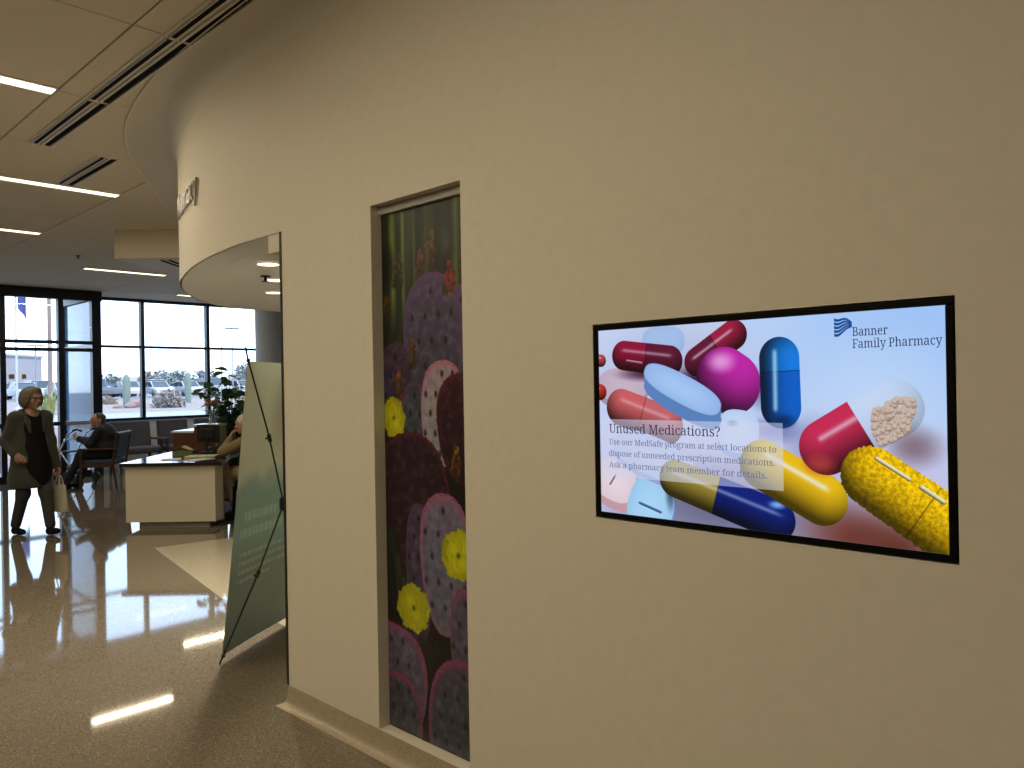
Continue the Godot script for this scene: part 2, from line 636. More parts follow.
	pill(im, Vector2(848, 408), Vector2(1040, 532), 76, Color(1.0, 0.80, 0.04), Color(1.0, 0.80, 0.04), 0.62, 0.0, -0.4, 0.55)
	pill(im, Vector2(862, 362), Vector2(938, 408), 5.0, Color(1, 1, 0.9), Color(1, 1, 0.9), 2.0, 0.0, -0.4, 0.0, 0.9)
	pill(im, Vector2(965, 425), Vector2(1012, 455), 6.0, Color(1, 1, 0.9), Color(1, 1, 0.9), 2.0, 0.0, -0.4, 0.0, 0.9)
	# pale box behind the words
	for y in range(281, 462):
		for x in range(4, 620):
			over(im, x, y, Color(0.84, 0.86, 0.97), 0.58)
	# the mark beside the name: five waved stripes that close to a point
	for i in 5:
		for s in 90:
			var t := s / 89.0
			var x := lerpf(763, 806, t)
			var y := 14.0 + i * 9.6 + sin(t * TAU * 0.92 + 0.5) * 4.2 * (1.0 - 0.25 * t) - (i - 1.6) * 7.0 * t * t
			var th := 3.3 * (1.0 - 0.55 * t)
			for dy in range(-4, 5):
				for dx in 2:
					over(im, int(x) + dx, int(y) + dy, Color(0.05, 0.30, 0.60), clampf(th - absf(int(y) + dy - y) + 0.5, 0.0, 1.0))
	return im

# ------------------------------ the cactus picture in the wall
const ART_L := 2.72
const ART_R := 2.15
const ART_B := 0.10
const ART_T := 2.36
const ART_PX := 560.0

func art_xy(b: float, h: float) -> Vector2:
	return Vector2((ART_L - b) * ART_PX, (ART_T - h) * ART_PX)

func shown(r: float, g: float, b: float, gain := 0.70) -> Color:
	var l := Color(r / 255.0, g / 255.0, b / 255.0).srgb_to_linear()
	return Color(minf(l.r * gain, 1.0), minf(l.g * gain * 1.12, 1.0), minf(l.b * gain * 1.18, 1.0)).linear_to_srgb()

func pad(im: Image, b: float, top: float, rb: float, rh: float, body: Color, low: Color, rim: Color, rim_w: float, dots: Color, spacing: float, seed_no: int, lean := 0.0) -> void:
	var no := FastNoiseLite.new()
	no.seed = seed_no
	no.frequency = 0.03
	var rng := RandomNumberGenerator.new()
	rng.seed = seed_no
	var c := art_xy(b, top - rh)
	var r := Vector2(rb, rh) * ART_PX
	for y in range(maxi(0, int(c.y - r.y) - 2), mini(im.get_height(), int(c.y + r.y) + 2)):
		for x in range(maxi(0, int(c.x - r.x * 1.3) - 2), mini(im.get_width(), int(c.x + r.x * 1.3) + 2)):
			var p := Vector2(x, y) - c
			p.x -= p.y * lean
			var wide := r.x * (1.0 - 0.18 * (p.y / r.y))
			var q := pow(pow(absf(p.x / wide), 2.3) + pow(absf(p.y / r.y), 2.3), 1.0 / 2.3)
			q += no.get_noise_2d(x * 3.0, y * 3.0) * 0.018
			if q > 1.0 + 1.0 / r.x:
				continue
			var t := clampf((p.y / r.y + 1.0) * 0.5, 0.0, 1.0)
			var o := body.lerp(low, t)
			o = o.lightened(clampf(no.get_noise_2d(x, y), 0.0, 1.0) * 0.22).darkened(clampf(-no.get_noise_2d(x, y), 0.0, 1.0) * 0.22)
			o = o.lerp(rim, smoothstep(1.0 - rim_w, 1.0, q) * (1.0 - 0.6 * t))
			over(im, x, y, o, clampf((1.0 - q) * r.x + 0.5, 0.0, 1.0))
	# fine pale bristles scattered over the pad
	for i in int(r.x * r.y / 90.0):
		var q := Vector2(rng.randf_range(-0.92, 0.92), rng.randf_range(-0.92, 0.92))
		if q.length() < 0.9:
			var s := c + q * r
			s.x += q.y * r.y * lean
			if s.x > 2 and s.y > 2 and s.x < im.get_width() - 3 and s.y < im.get_height() - 3:
				over(im, int(s.x), int(s.y), rim.lightened(0.25), 0.5)
	# spine spots in slanting rows
	var rows := int(r.y * 2.0 / (spacing * 1.25))
	for i in rows:
		for k in range(-8, 9):
			var p := Vector2((k + (0.5 if i % 2 else 0.0)) * spacing + rng.randf_range(-2, 2), -r.y + (i + 0.7) * spacing * 1.25 + rng.randf_range(-2, 2))
			if Vector2(p.x / r.x, p.y / r.y).length() > 0.9:
				continue
			var at := c + p
			at.x += p.y * lean
			soft_spot(im, at, Vector2(8.5, 12.5), dots.darkened(0.45), 1.0)
			soft_spot(im, at + Vector2(1, -3), Vector2(2.4, 2.4), dots.lightened(0.25), 0.7)
	# small red tips round the upper rim
	var n_tip := int(r.x * 0.9)
	for i in n_tip:
		var an := lerpf(-PI * 0.98, -PI * 0.02, (i + rng.randf()) / n_tip)
		var e := Vector2(cos(an) * r.x * (1.0 - 0.18 * sin(an)), sin(an) * r.y)
		e.x += e.y * lean
		soft_spot(im, c + e * rng.randf_range(0.97, 1.03), Vector2(2.6, 3.4), rim.darkened(0.15) if rng.randf() < 0.5 else shown(140, 45, 45), 0.9)

func bud(im: Image, b: float, h: float, le: float, an: float, c0: Color, c1: Color, seed_no: int) -> void:
	var rng := RandomNumberGenerator.new()
	rng.seed = seed_no
	var o := art_xy(b, h)
	var d := Vector2(sin(an), -cos(an)) * le * ART_PX
	for i in 90:
		var t := rng.randf()
		var side := Vector2(-d.y, d.x) * rng.randf_range(-0.26, 0.26) * (1.0 - t * t * t)
		var k := rng.randf_range(0.75, 1.2)
		var c := c0.lerp(c1, t)
		soft_spot(im, o + d * t + side + Vector2(rng.randf_range(-5, 5), rng.randf_range(-7, 7)), Vector2(rng.randf_range(3, 7), rng.randf_range(5, 11)), Color(c.r * k, c.g * k, c.b * k).lerp(Color(0.10, 0.06, 0.05), 0.65 if rng.randf() < 0.4 else 0.0), 0.9)

func bloom(im: Image, b: float, h: float, rb: float, rh: float, seed_no: int) -> void:
	var rng := RandomNumberGenerator.new()
	rng.seed = seed_no
	var c := art_xy(b, h)
	var r := Vector2(rb, rh) * ART_PX
	for ring in 2:
		for j in 9:
			var i := (j * 4) % 9
			var an := TAU * (i + 0.5 * ring) / 9.0 + rng.randf_range(-0.18, 0.18)
			var mid := c + Vector2(cos(an), sin(an)) * r * (rng.randf_range(0.54, 0.66) - 0.26 * ring)
			var tone := shown(208, 196, 20, 1.2).darkened(rng.randf_range(0.0, 0.16) + 0.05 * (2 - ring))
			var rr := r * Vector2(0.46, 0.46) * (1.0 - 0.14 * ring)
			for y in range(maxi(0, int(mid.y - rr.y)), mini(im.get_height(), int(mid.y + rr.y) + 1)):
				for x in range(maxi(0, int(mid.x - rr.x)), mini(im.get_width(), int(mid.x + rr.x) + 1)):
					var pv := (Vector2(x, y) - mid) / rr
					var q := pv.length() * (1.0 + 0.10 * sin(pv.angle() * 5.0 + i * 2.0) + 0.06 * sin(pv.angle() * 11.0 + i))
					if q < 1.0:
						over(im, x, y, tone.darkened(0.14 * q * q), clampf((1.0 - q) * rr.x, 0.0, 1.0))
	soft_spot(im, c, r * 0.22, shown(110, 112, 18, 1.6), 1.0)
	soft_spot(im, c, r * 0.13, shown(60, 90, 30), 1.0)

func cactus_picture() -> Image:
	var w := int((ART_L - ART_R) * ART_PX)
	var h := int((ART_T - ART_B) * ART_PX)
	var im := Image.create(w, h, false, Image.FORMAT_RGB8)
	var no := FastNoiseLite.new()
	no.seed = 21
	no.frequency = 0.012
	for y in h:
		var t := float(y) / h
		for x in w:
			var k := no.get_noise_2d(x * 1.5, y * 0.35)
			var c := shown(32, 34, 22).lerp(shown(58, 66, 34), clampf(k * 1.6 + 0.25, 0.0, 1.0))
			c = c.lerp(shown(26, 20, 22), smoothstep(0.2, 0.42, t))
			im.set_pixel(x, y, c)
	for s in [[2.645, 18.0, 1.0], [2.575, 10.0, 0.9], [2.50, 9.0, 0.5], [2.24, 18.0, 0.6], [2.42, 14.0, 0.3]]:
		var x0 := art_xy(s[0], 0).x
		for y in range(0, 330):
			for x in range(maxi(0, int(x0 - s[1])), mini(w, int(x0 + s[1]))):
				over(im, x, y, shown(104, 116, 50, 1.9), s[2] * 0.85 * (1.0 - absf(x - x0) / s[1]) * smoothstep(330.0, 200.0, float(y)))
	soft_spot(im, art_xy(2.30, 2.16), Vector2(26, 48), shown(84, 92, 84), 0.8)
	soft_spot(im, art_xy(2.67, 2.10), Vector2(26, 70), shown(18, 16, 14), 0.9)
	var dark := shown(40, 28, 40)
	var pink := shown(165, 92, 128)
	bud(im, 2.612, 2.0, 0.13, 0.1, shown(52, 42, 22), shown(126, 98, 40), 31)
	bud(im, 2.70, 1.86, 0.11, 0.05, shown(48, 40, 22), shown(140, 96, 34), 32)
	pad(im, 2.21, 1.98, 0.10, 0.30, shown(104, 76, 112), shown(70, 66, 82), shown(120, 84, 120), 0.2, dark, 42, 41)
	bud(im, 2.43, 2.02, 0.20, 0.22, shown(96, 56, 44), shown(172, 104, 52), 33)
	bud(im, 2.465, 2.03, 0.11, 0.05, shown(96, 50, 44), shown(168, 92, 50), 34)
	pad(im, 2.395, 2.045, 0.180, 0.33, shown(98, 74, 112), shown(70, 70, 82), shown(118, 78, 124), 0.16, dark, 46, 42)
	bud(im, 2.285, 1.95, 0.07, -0.2, shown(150, 96, 34), shown(160, 84, 34), 35)
	bud(im, 2.272, 1.98, 0.09, -0.1, shown(176, 44, 36), shown(190, 52, 40), 36)
	pad(im, 2.64, 1.77, 0.105, 0.20, shown(74, 48, 80), shown(58, 46, 62), shown(86, 50, 80), 0.15, shown(36, 22, 36), 38, 43)
	bud(im, 2.52, 1.66, 0.11, -0.05, shown(64, 46, 24), shown(158, 104, 42), 37)
	pad(im, 2.512, 1.60, 0.085, 0.16, shown(78, 74, 92), shown(66, 74, 84), shown(104, 72, 92), 0.18, dark, 36, 44)
	bud(im, 2.612, 1.53, 0.11, -0.08, shown(120, 64, 52), shown(170, 98, 46), 38)
	pad(im, 2.345, 1.685, 0.125, 0.22, shown(176, 146, 158, 0.85), shown(150, 150, 148, 0.85), shown(190, 122, 146, 0.85), 0.22, shown(52, 44, 50), 36, 45, -0.06)
	pad(im, 2.22, 1.63, 0.15, 0.22, shown(66, 18, 36), shown(40, 14, 26), shown(104, 22, 44), 0.14, shown(96, 40, 44), 44, 46)
	bloom(im, 2.655, 1.445, 0.076, 0.086, 61)
	bud(im, 2.262, 1.22, 0.12, 0.0, shown(120, 70, 26), shown(176, 118, 46), 39)
	pad(im, 2.55, 1.385, 0.245, 0.42, shown(52, 24, 38), shown(34, 18, 28), shown(98, 30, 44), 0.07, shown(92, 58, 52), 44, 47)
	for i in 3:
		pill(im, art_xy(2.705 - i * 0.045, 0.93 - i * 0.09), art_xy(2.64 - i * 0.03, 0.42), 22 - i * 4, shown(46 + i * 8, 58 + i * 8, 44), shown(36, 44, 36), 0.5, 0.0)
	pad(im, 2.50, 1.09, 0.085, 0.30, shown(84, 64, 98), shown(74, 60, 84), shown(104, 70, 104), 0.15, dark, 38, 48)
	pad(im, 2.340, 1.145, 0.150, 0.29, shown(132, 116, 148), shown(112, 108, 126), shown(186, 106, 140), 0.2, shown(46, 36, 50), 44, 49)
	bloom(im, 2.255, 0.905, 0.100, 0.100, 62)
	pad(im, 2.22, 0.78, 0.09, 0.24, shown(104, 88, 116), shown(84, 78, 94), shown(160, 84, 118), 0.22, dark, 40, 50)
	soft_spot(im, art_xy(2.47, 0.46), Vector2(62, 74), shown(34, 30, 22), 1.0)
	for i in 60:
		soft_spot(im, art_xy(2.38 + 0.17 * absf(sin(i * 12.9)), 0.34 + 0.24 * absf(sin(i * 7.3))), Vector2(3, 4), shown(84 + (i % 3) * 24, 74, 46), 0.8)
	pad(im, 2.70, 0.555, 0.235, 0.27, shown(112, 92, 122), shown(76, 74, 86), shown(172, 78, 124), 0.16, dark, 44, 51)
	bloom(im, 2.540, 0.645, 0.106, 0.102, 63)
	pad(im, 2.655, 0.345, 0.155, 0.26, shown(80, 76, 88), shown(58, 62, 68), shown(174, 66, 108), 0.16, shown(34, 30, 38), 40, 52)
	pad(im, 2.235, 0.49, 0.215, 0.40, shown(84, 76, 92), shown(62, 64, 70), shown(166, 74, 118), 0.14, shown(34, 30, 38), 42, 53)
	return im

# the banner print as it shows through the cloth from behind
func banner_picture() -> Image:
	var im := Image.create(200, 450, false, Image.FORMAT_RGB8)
	var no := FastNoiseLite.new()
	no.seed = 77
	no.frequency = 0.01
	for y in 450:
		var t := y / 450.0
		for x in 200:
			var k := no.get_noise_2d(x, y) * 0.05
			var c := Color(0.90, 0.87, 0.79).lerp(Color(0.64, 0.73, 0.70), smoothstep(0.38, 0.46, t + k))
			c = c.lerp(Color(0.60, 0.63, 0.60), smoothstep(0.60, 0.74, t + k))
			im.set_pixel(x, y, c.lightened(k))
	soft_spot(im, Vector2(118, 90), Vector2(46, 78), Color(0.80, 0.68, 0.60), 0.55)
	soft_spot(im, Vector2(126, 70), Vector2(60, 88), Color(0.66, 0.60, 0.52), 0.4)
	for row in [[236, 14, 30, 128], [262, 14, 20, 150], [300, 6, 24, 170], [314, 6, 24, 160], [328, 6, 24, 172], [342, 6, 24, 120]]:
		var x: int = row[2]
		var q := 0
		while x < row[3]:
			var le := 5 + (q * 7) % 9
			for yy in range(row[0], row[0] + row[1]):
				for xx in range(x, x + le):
					over(im, xx, yy, Color(0.88, 0.92, 0.88), 0.45)
			x += le + 3
			q += 1
	return im

# ---------------------------------------------------------------- the scene
var M := {}

func _ready() -> void:
	# --- camera: level, a little over one degree of roll
	var cam := Camera3D.new()
	cam.name = "camera"
	cam.fov = 53.07
	cam.near = 0.05
	cam.far = 2000.0
	var roll := 0.0175
	var right := W(1, 0, 0)
	var ahead := W(0, 0, 1)
	var r2 := right * cos(roll) - Vector3.UP * sin(roll)
	var u2 := Vector3.UP * cos(roll) + right * sin(roll)
	cam.transform = Transform3D(Basis(r2, u2, -ahead).orthonormalized(), Vector3(0, EYE, 0))
	cam.current = true
	add_child(cam)

	# --- sky: a bright, thinly clouded day
	var env := Environment.new()
	var sky := Sky.new()
	var sm := ProceduralSkyMaterial.new()
	sm.sky_top_color = Color(0.66, 0.82, 1.0)
	sm.sky_horizon_color = Color(0.81, 0.90, 1.0)
	sm.ground_horizon_color = Color(0.80, 0.78, 0.76)
	sm.ground_bottom_color = Color(0.62, 0.58, 0.54)
	sm.sky_curve = 0.2
	sky.sky_material = sm
	env.background_mode = Environment.BG_SKY
	env.sky = sky
	env.background_energy_multiplier = 7.5
	env.tonemap_mode = Environment.TONE_MAPPER_LINEAR
	env.tonemap_exposure = 1.0
	env.sdfgi_enabled = true
	env.ssao_enabled = true
	env.ssil_enabled = true
	var we := WorldEnvironment.new()
	we.name = "environment"
	we.environment = env
	add_child(we)
	var sun := DirectionalLight3D.new()
	sun.name = "sun"
	sun.light_color = Color(1.0, 0.91, 0.82)
	sun.light_energy = 2.4
	sun.light_angular_distance = 4.0
	sun.shadow_enabled = true
	sun.sky_mode = DirectionalLight3D.SKY_MODE_LIGHT_ONLY
	add_child(sun)
	sun.look_at_from_position(Vector3.ZERO, W(-0.5, -1.0, 0.25), Vector3.UP)

	materials()
	structure()
	ceiling_fittings()
	wall_things()
	banner_stand()
	reception()
	waiting_area()
	people()
	outdoors()

func materials() -> void:
	M.paint = textured("wall_paint", grain(lin(0.72, 0.655, 0.54), 0.02, 256, 3, 0.04), 0.62, 0.7)
	M.white_paint = mat("white_paint", lin(0.82, 0.82, 0.82), 0.6)
	M.tile = textured("ceiling_tile", grain(lin(0.77, 0.715, 0.615), 0.05, 256, 8, 0.25), 0.9, 0.5)
	M.grid_dark = mat("ceiling_grid", lin(0.30, 0.27, 0.22), 0.8)
	M.band = mat("soffit_paint", lin(0.72, 0.69, 0.63), 0.6)
	M.trim_white = mat("trim_white", lin(0.80, 0.78, 0.72), 0.5)
	M.floor = textured("terrazzo", terrazzo(lin(0.160, 0.128, 0.086), [lin(0.23, 0.185, 0.125), lin(0.092, 0.073, 0.05), lin(0.205, 0.155, 0.10), lin(0.14, 0.117, 0.09), lin(0.23, 0.20, 0.15)], 26000, 4), 0.045, 1.5)
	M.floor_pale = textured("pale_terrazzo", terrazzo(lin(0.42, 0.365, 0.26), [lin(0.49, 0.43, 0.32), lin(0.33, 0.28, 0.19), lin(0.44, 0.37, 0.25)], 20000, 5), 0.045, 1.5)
	M.base = textured("base_terrazzo", terrazzo(lin(0.40, 0.33, 0.23), [lin(0.48, 0.41, 0.30), lin(0.30, 0.25, 0.17), lin(0.42, 0.33, 0.22)], 24000, 6), 0.25, 1.2)
	M.frame = mat("dark_frame", lin(0.012, 0.012, 0.016), 0.4, 0.4)
	M.bronze = mat("dark_bronze", lin(0.02, 0.018, 0.016), 0.45, 0.3)
	M.black = mat("black_plastic", lin(0.012, 0.012, 0.013), 0.35)
	M.bezel = mat("bezel_black", lin(0.004, 0.004, 0.004), 0.3, 0.0, 0.25)
	M.black_matte = mat("black_matte", lin(0.007, 0.007, 0.008), 0.85, 0.0, 0.25)
	M.alu = mat("aluminium", lin(0.62, 0.61, 0.58), 0.32, 0.9)
	M.letter = mat("letter_metal", lin(0.30, 0.29, 0.27), 0.38, 0.8)
	M.glass = mat("window_glass", Color(0.05, 0.07, 0.08, 0.22), 0.02)
	M.glass.transparency = BaseMaterial3D.TRANSPARENCY_ALPHA
	M.glass_blue = mat("tinted_glass", Color(0.36, 0.48, 0.57, 0.82), 0.03)
	M.glass_blue.transparency = BaseMaterial3D.TRANSPARENCY_ALPHA

# points along a wall line, rounded by a Catmull-Rom curve: [a, b]
func curve_ab(pts: Array, steps: int) -> Array:
	var out := []
	for i in pts.size() - 1:
		var p0: Vector2 = pts[maxi(i - 1, 0)]
		var p1: Vector2 = pts[i]
		var p2: Vector2 = pts[i + 1]
		var p3: Vector2 = pts[mini(i + 2, pts.size() - 1)]
		for k in steps:
			out.append(p1.cubic_interpolate(p2, p0, p3, float(k) / steps))
	out.append(pts[pts.size() - 1])
	return out

var head_line := []     # foot of the curved front over the pharmacy entrance
var edge_line := []     # where the smooth ceiling band meets the tiles

func structure() -> void:
	# floor
	var fl := setting("floor", "polished speckled terrazzo floor mirroring the windows", "floor")
	var mb := MB.new()
	mb.box(AB(1.0, -0.1, 5.3), Vector3(22, 0.2, 24.6), 0.0)
	obj("terrazzo_slab", mb, M.floor, fl)
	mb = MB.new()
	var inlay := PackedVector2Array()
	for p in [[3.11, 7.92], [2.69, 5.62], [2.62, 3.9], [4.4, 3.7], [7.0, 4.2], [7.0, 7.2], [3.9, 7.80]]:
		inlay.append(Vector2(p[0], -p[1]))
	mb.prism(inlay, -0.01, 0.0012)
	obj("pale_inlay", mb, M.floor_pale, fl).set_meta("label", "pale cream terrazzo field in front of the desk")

	# the pharmacy wall with its two niches
	var wall := CSGCombiner3D.new()
	wall.name = "wall_right"
	add_child(wall)
	var body := CSGBox3D.new()
	body.name = "wall_body"
	body.size = Vector3(0.3, 3.6, 9.46)
	body.position = AB(2.15, 1.8, -1.27)
	body.material = M.paint
	wall.add_child(body)
	for c in [[ART_R, ART_L, ART_B, ART_T, 0.062], [0.478, 1.529, 1.142, 1.768, 0.05]]:
		var cut := CSGBox3D.new()
		cut.name = "niche"
		cut.operation = CSGShape3D.OPERATION_SUBTRACTION
		cut.size = Vector3(c[4] * 2.0, c[3] - c[2], c[1] - c[0])
		cut.position = AB(2.0, (c[2] + c[3]) / 2, (c[0] + c[1]) / 2)
		cut.material = M.paint
		wall.add_child(cut, true)
	tag(wall, "cream painted wall holding the screen and the tall cactus picture", "wall")
	wall.set_meta("kind", "structure")

	# front over the entrance: runs on from the wall, then turns away in a curve
	head_line = curve_ab([Vector2(2, 3.2), Vector2(2.0, 3.46), Vector2(2.01, 3.95), Vector2(2.11, 4.62), Vector2(2.30, 5.3), Vector2(2.51, 5.82), Vector2(2.82, 6.35), Vector2(3.22, 6.84), Vector2(3.7, 7.08), Vector2(4.5, 7.15), Vector2(6.0, 7.15), Vector2(8.5, 7.15)], 6)
	edge_line = curve_ab([Vector2(1.83, 3.1), Vector2(1.83, 3.4), Vector2(1.84, 3.98), Vector2(1.87, 4.56), Vector2(1.97, 5.21), Vector2(2.11, 5.76), Vector2(2.35, 6.34), Vector2(2.73, 7.01), Vector2(3.23, 7.83), Vector2(3.70, 8.50), Vector2(4.6, 9.6), Vector2(6.5, 11.4)], 6)
	var hd := setting("wall_header", "curved cream wall front above the pharmacy entrance", "wall")
	var rows := []
	for i in head_line.size():
		if head_line[i].y < 3.455 and i < 6:
			continue
		var row := []
		for h in [2.36, 2.6, 2.9, 3.1, 3.285]:
			row.append(AB(head_line[i].x, h, head_line[i].y))
		rows.append(row)
	mb = MB.new()
	mb.sheet(rows, Vector3(-1, 0, -0.4))
	# its back, so that it has thickness
	var rows_b := []
	for i in head_line.size():
		if head_line[i].y < 3.455 and i < 6:
			continue
		var q: Vector2 = head_line[i] + Vector2(0.16, -0.12)
		rows_b.append([AB(q.x, 2.36, q.y), AB(q.x, 3.6, q.y)])
	mb.sheet(rows_b, Vector3(1, 0, 0.4))
	obj("curved_front", mb, M.paint, hd)
	# cove between the wall front and the ceiling band, and the band itself
	mb = MB.new()
	rows = [[]]
	var all_h := [Vector2(2, -6.0), Vector2(2, -2.0), Vector2(2, 1.0), Vector2(2, 3.0)] + head_line
	var all_e := [Vector2(1.83, -6.0), Vector2(1.83, -2.0), Vector2(1.83, 1.0), Vector2(1.83, 3.0)] + edge_line
	rows = []
	for i in all_h.size():
		var hp: Vector2 = all_h[i]
		var ep: Vector2 = all_e[i]
		var dir := (ep - hp).normalized()
		var r := minf(0.17, (ep - hp).length())
		var row := []
		for k in 7:
			var an := PI / 2 * k / 6
			var q := hp + dir * r * (1.0 - cos(an))
			row.append(AB(q.x, 3.285 + 0.165 * sin(an), q.y))
		row.append(AB(lerpf(hp.x, ep.x, 0.6) if (ep - hp).length() > 0.3 else ep.x - dir.x * 0.001, 3.45, lerpf(hp.y, ep.y, 0.6) if (ep - hp).length() > 0.3 else ep.y - dir.y * 0.001))
		row.append(AB(ep.x, 3.45, ep.y))
		rows.append(row)
	mb.sheet(rows, Vector3(-0.5, -1, 0))
	obj("cove", mb, M.band, hd)
	# bead along the edge
	mb = MB.new()
	var line := []
	for q in all_e:
		line.append(AB(q.x - 0.004, 3.449, q.y))
	mb.tube(line, 0.006, 6)
	obj("edge_bead", mb, M.trim_white, hd)

	# flat soffit under the curved front
	var so := setting("ceiling_entrance", "flat pale soffit with downlights over the pharmacy entrance", "ceiling")
	var poly := PackedVector2Array()
	poly.append(Vector2(8.5, 6.0))
	poly.append(Vector2(2.29, 6.0))
	poly.append(Vector2(2.29, -3.44))
	poly.append(Vector2(2.012, -3.462))
	for i in head_line.size():
		if head_line[i].y > 3.47:
			poly.append(Vector2(head_line[i].x + 0.012, -head_line[i].y + 0.008))
	mb = MB.new()
	mb.prism(poly, 2.361, 2.42)
	obj("soffit_panel", mb, M.white_paint, so)
	mb = MB.new()
	mb.box(AB(2.055, 2.312, 3.545), Vector3(0.10, 0.096, 0.11), 0.002)
	obj("door_track_casing", mb, M.paint, so)

	# hanging bulkhead beyond the band
	var bh := setting("ceiling_bulkhead", "boxed bulkhead hanging below the ceiling tiles with an air slot underneath", "bulkhead")
	mb = MB.new()
	var bp := PackedVector2Array()
	for p in [[-4.61, 8.97], [-1.5, 8.97], [-1.5, 11.6], [-4.56, 11.6]]:
		var q := W(p[0], 0, p[1])
		bp.append(Vector2(q.x, q.z))
	mb.prism(bp, 3.12, 3.47)
	obj("box", mb, M.paint, bh)
	mb = MB.new()
	mb.quad(W(-4.60, 3.117, 8.98), W(-1.5, 3.117, 8.98), W(-1.5, 3.117, 11.59), W(-4.55, 3.117, 11.59), Vector3.DOWN)
	obj("underside", mb, M.trim_white, bh)
	for i in 2:
		mb = MB.new()
		mb.box(W(-4.12 + i * 0.09, 3.116, 10.1), Vector3(0.04, 0.008, 2.0), 0.0, Basis(Vector3.UP, turn_to(0, 1)))
		obj("slot", mb, M.black_matte, bh)

	# ceiling of 1.23 m tiles
	var ce := setting("ceiling", "suspended ceiling of large square tan tiles", "ceiling")
	mb = MB.new()
	mb.box(AB(1.0, CEIL + 0.135, 4.7), Vector3(22, 0.25, 23.4), 0.0)
	obj("ceiling_slab", mb, M.grid_dark, ce)
	mb = MB.new()
	mb.box(Vector3.ZERO, Vector3(TILE - 0.009, 0.02, TILE - 0.009), 0.003)
	var tile_mesh := mb.mesh()
	for i in range(-8, 9):
		for k in range(-9, 10):
			var a := 1.55 + TILE * (i + 0.5)
			var b := 5.33 + TILE * (k + 0.5)
			if b > 16.4 or (a > 3.2 and b < 6.2):
				continue
			var o := obj("tile", tile_mesh, M.tile, ce)
			o.position = AB(a, CEIL + 0.011, b)

	# base at the foot of the wall
	var bb := setting("baseboard_right", "tan terrazzo cove base along the foot of the wall", "baseboard")
	mb = MB.new()
	var prof := [[0.002, 0.100], [0.004, 0.100], [0.006, 0.06], [0.010, 0.030], [0.018, 0.014], [0.030, 0.005], [0.052, 0.001]]
	rows = []
	for e in 3:
		var row := []
		for p in prof:
			if e == 0:
				row.append(AB(2.0 - p[0], p[1], -6.0))
			elif e == 1:
				row.append(AB(2.0 - p[0], p[1], 3.46 + p[0]))
			else:
				row.append(AB(2.3, p[1], 3.46 + p[0]))
		rows.append(row)
	mb.sheet([rows[0], rows[1]], Vector3(-1, 0.3, 0))
	mb.sheet([rows[1], rows[2]], Vector3(0, 0.3, -1))
	obj("cove_base", mb, M.base, bb)
	# dark corner of the entrance
	var tr := setting("trim_1", "dark metal door jamb strip at the end of the cream wall", "trim")
	mb = MB.new()
	mb.box(AB(2.046, 1.23, 3.470), Vector3(0.10, 2.26, 0.018), 0.002)
	obj("jamb_strip", mb, M.bronze, tr)

	# walls that close the room
	for w in [["wall_back", AB(-3.6, 1.72, -6.1), Vector3(12.0, 3.5, 0.2)], ["wall_left", AB(-9.0, 1.72, 5.5), Vector3(0.2, 3.5, 24)], ["wall_pharmacy_inner", AB(8.6, 1.72, 0.45), Vector3(0.2, 3.5, 13.2)], ["wall_far", AB(11.9, 1.72, 11.85), Vector3(0.2, 3.5, 9.4)], ["wall_far_return", AB(10.25, 1.72, 7.12), Vector3(3.1, 3.5, 0.14)], ["wall_pharmacy_back", AB(5.4, 1.72, -6.1), Vector3(6.4, 3.5, 0.2)]]:
		var s := setting(w[0], "plain cream painted wall closing the lobby", "wall")
		mb = MB.new()
		mb.box(w[1], w[2])
		obj("wall_body", mb, M.paint, s)

	# window wall
	var ww := setting("wall_window", "low pale wall under the lobby windows", "wall")
	mb = MB.new()
	mb.box(AB(8.5, 0.49, 16.5), Vector3(6.6, 1.0, 0.2))
	mb.box(AB(-3.35, 1.72, 16.5), Vector3(11.3, 3.5, 0.2))
	mb.box(AB(2.24, 1.72, 16.0), Vector3(0.12, 3.5, 0.8))
	obj("wall_body", mb, M.white_paint, ww)
	var win := setting("window_1", "wide lobby window in dark frames facing the parking lot", "window")
	var bx := func(called: String, a0: float, a1: float, h0: float, h1: float, b0: float, b1: float, m: Material, to: Node3D) -> void:
		var q := MB.new()
		q.box(AB((a0 + a1) / 2, (h0 + h1) / 2, (b0 + b1) / 2), Vector3(absf(a1 - a0), absf(h1 - h0), absf(b1 - b0)), 0.004)
		obj(called, q, m, to)
	var mull := [5.22, 6.28, 7.66, 9.04, 10.42, 11.76]
	bx.call("sill", 5.2, 11.8, 0.98, 1.03, 16.36, 16.54, M.frame, win)
	bx.call("head", 5.2, 11.8, 3.40, 3.46, 16.40, 16.52, M.frame, win)
	for i in 6:
		var a: float = mull[i]
		bx.call("mullion", a - 0.035, a + 0.035, 1.0, 3.46, 16.39, 16.52, M.frame, win)
		if i < 5:
			var a1: float = mull[i + 1]
			bx.call("transom", a + 0.035, a1 - 0.035, 2.45, 2.50, 16.40, 16.52, M.frame, win)
			bx.call("pane", a + 0.034, a1 - 0.034, 1.03, 2.45, 16.455, 16.461, M.glass, win)
			bx.call("pane", a + 0.034, a1 - 0.034, 2.50, 3.40, 16.455, 16.461, M.glass, win)

	# glazed entrance lobby that stands out into the room
	var dr := setting("door_1", "dark framed glazed entrance vestibule with transom panes", "entrance")
	var posts := [2.35, 3.62, 4.53, 5.14]
	bx.call("head_beam", 2.2, 5.22, 3.27, 3.47, 15.54, 15.68, M.frame, dr)
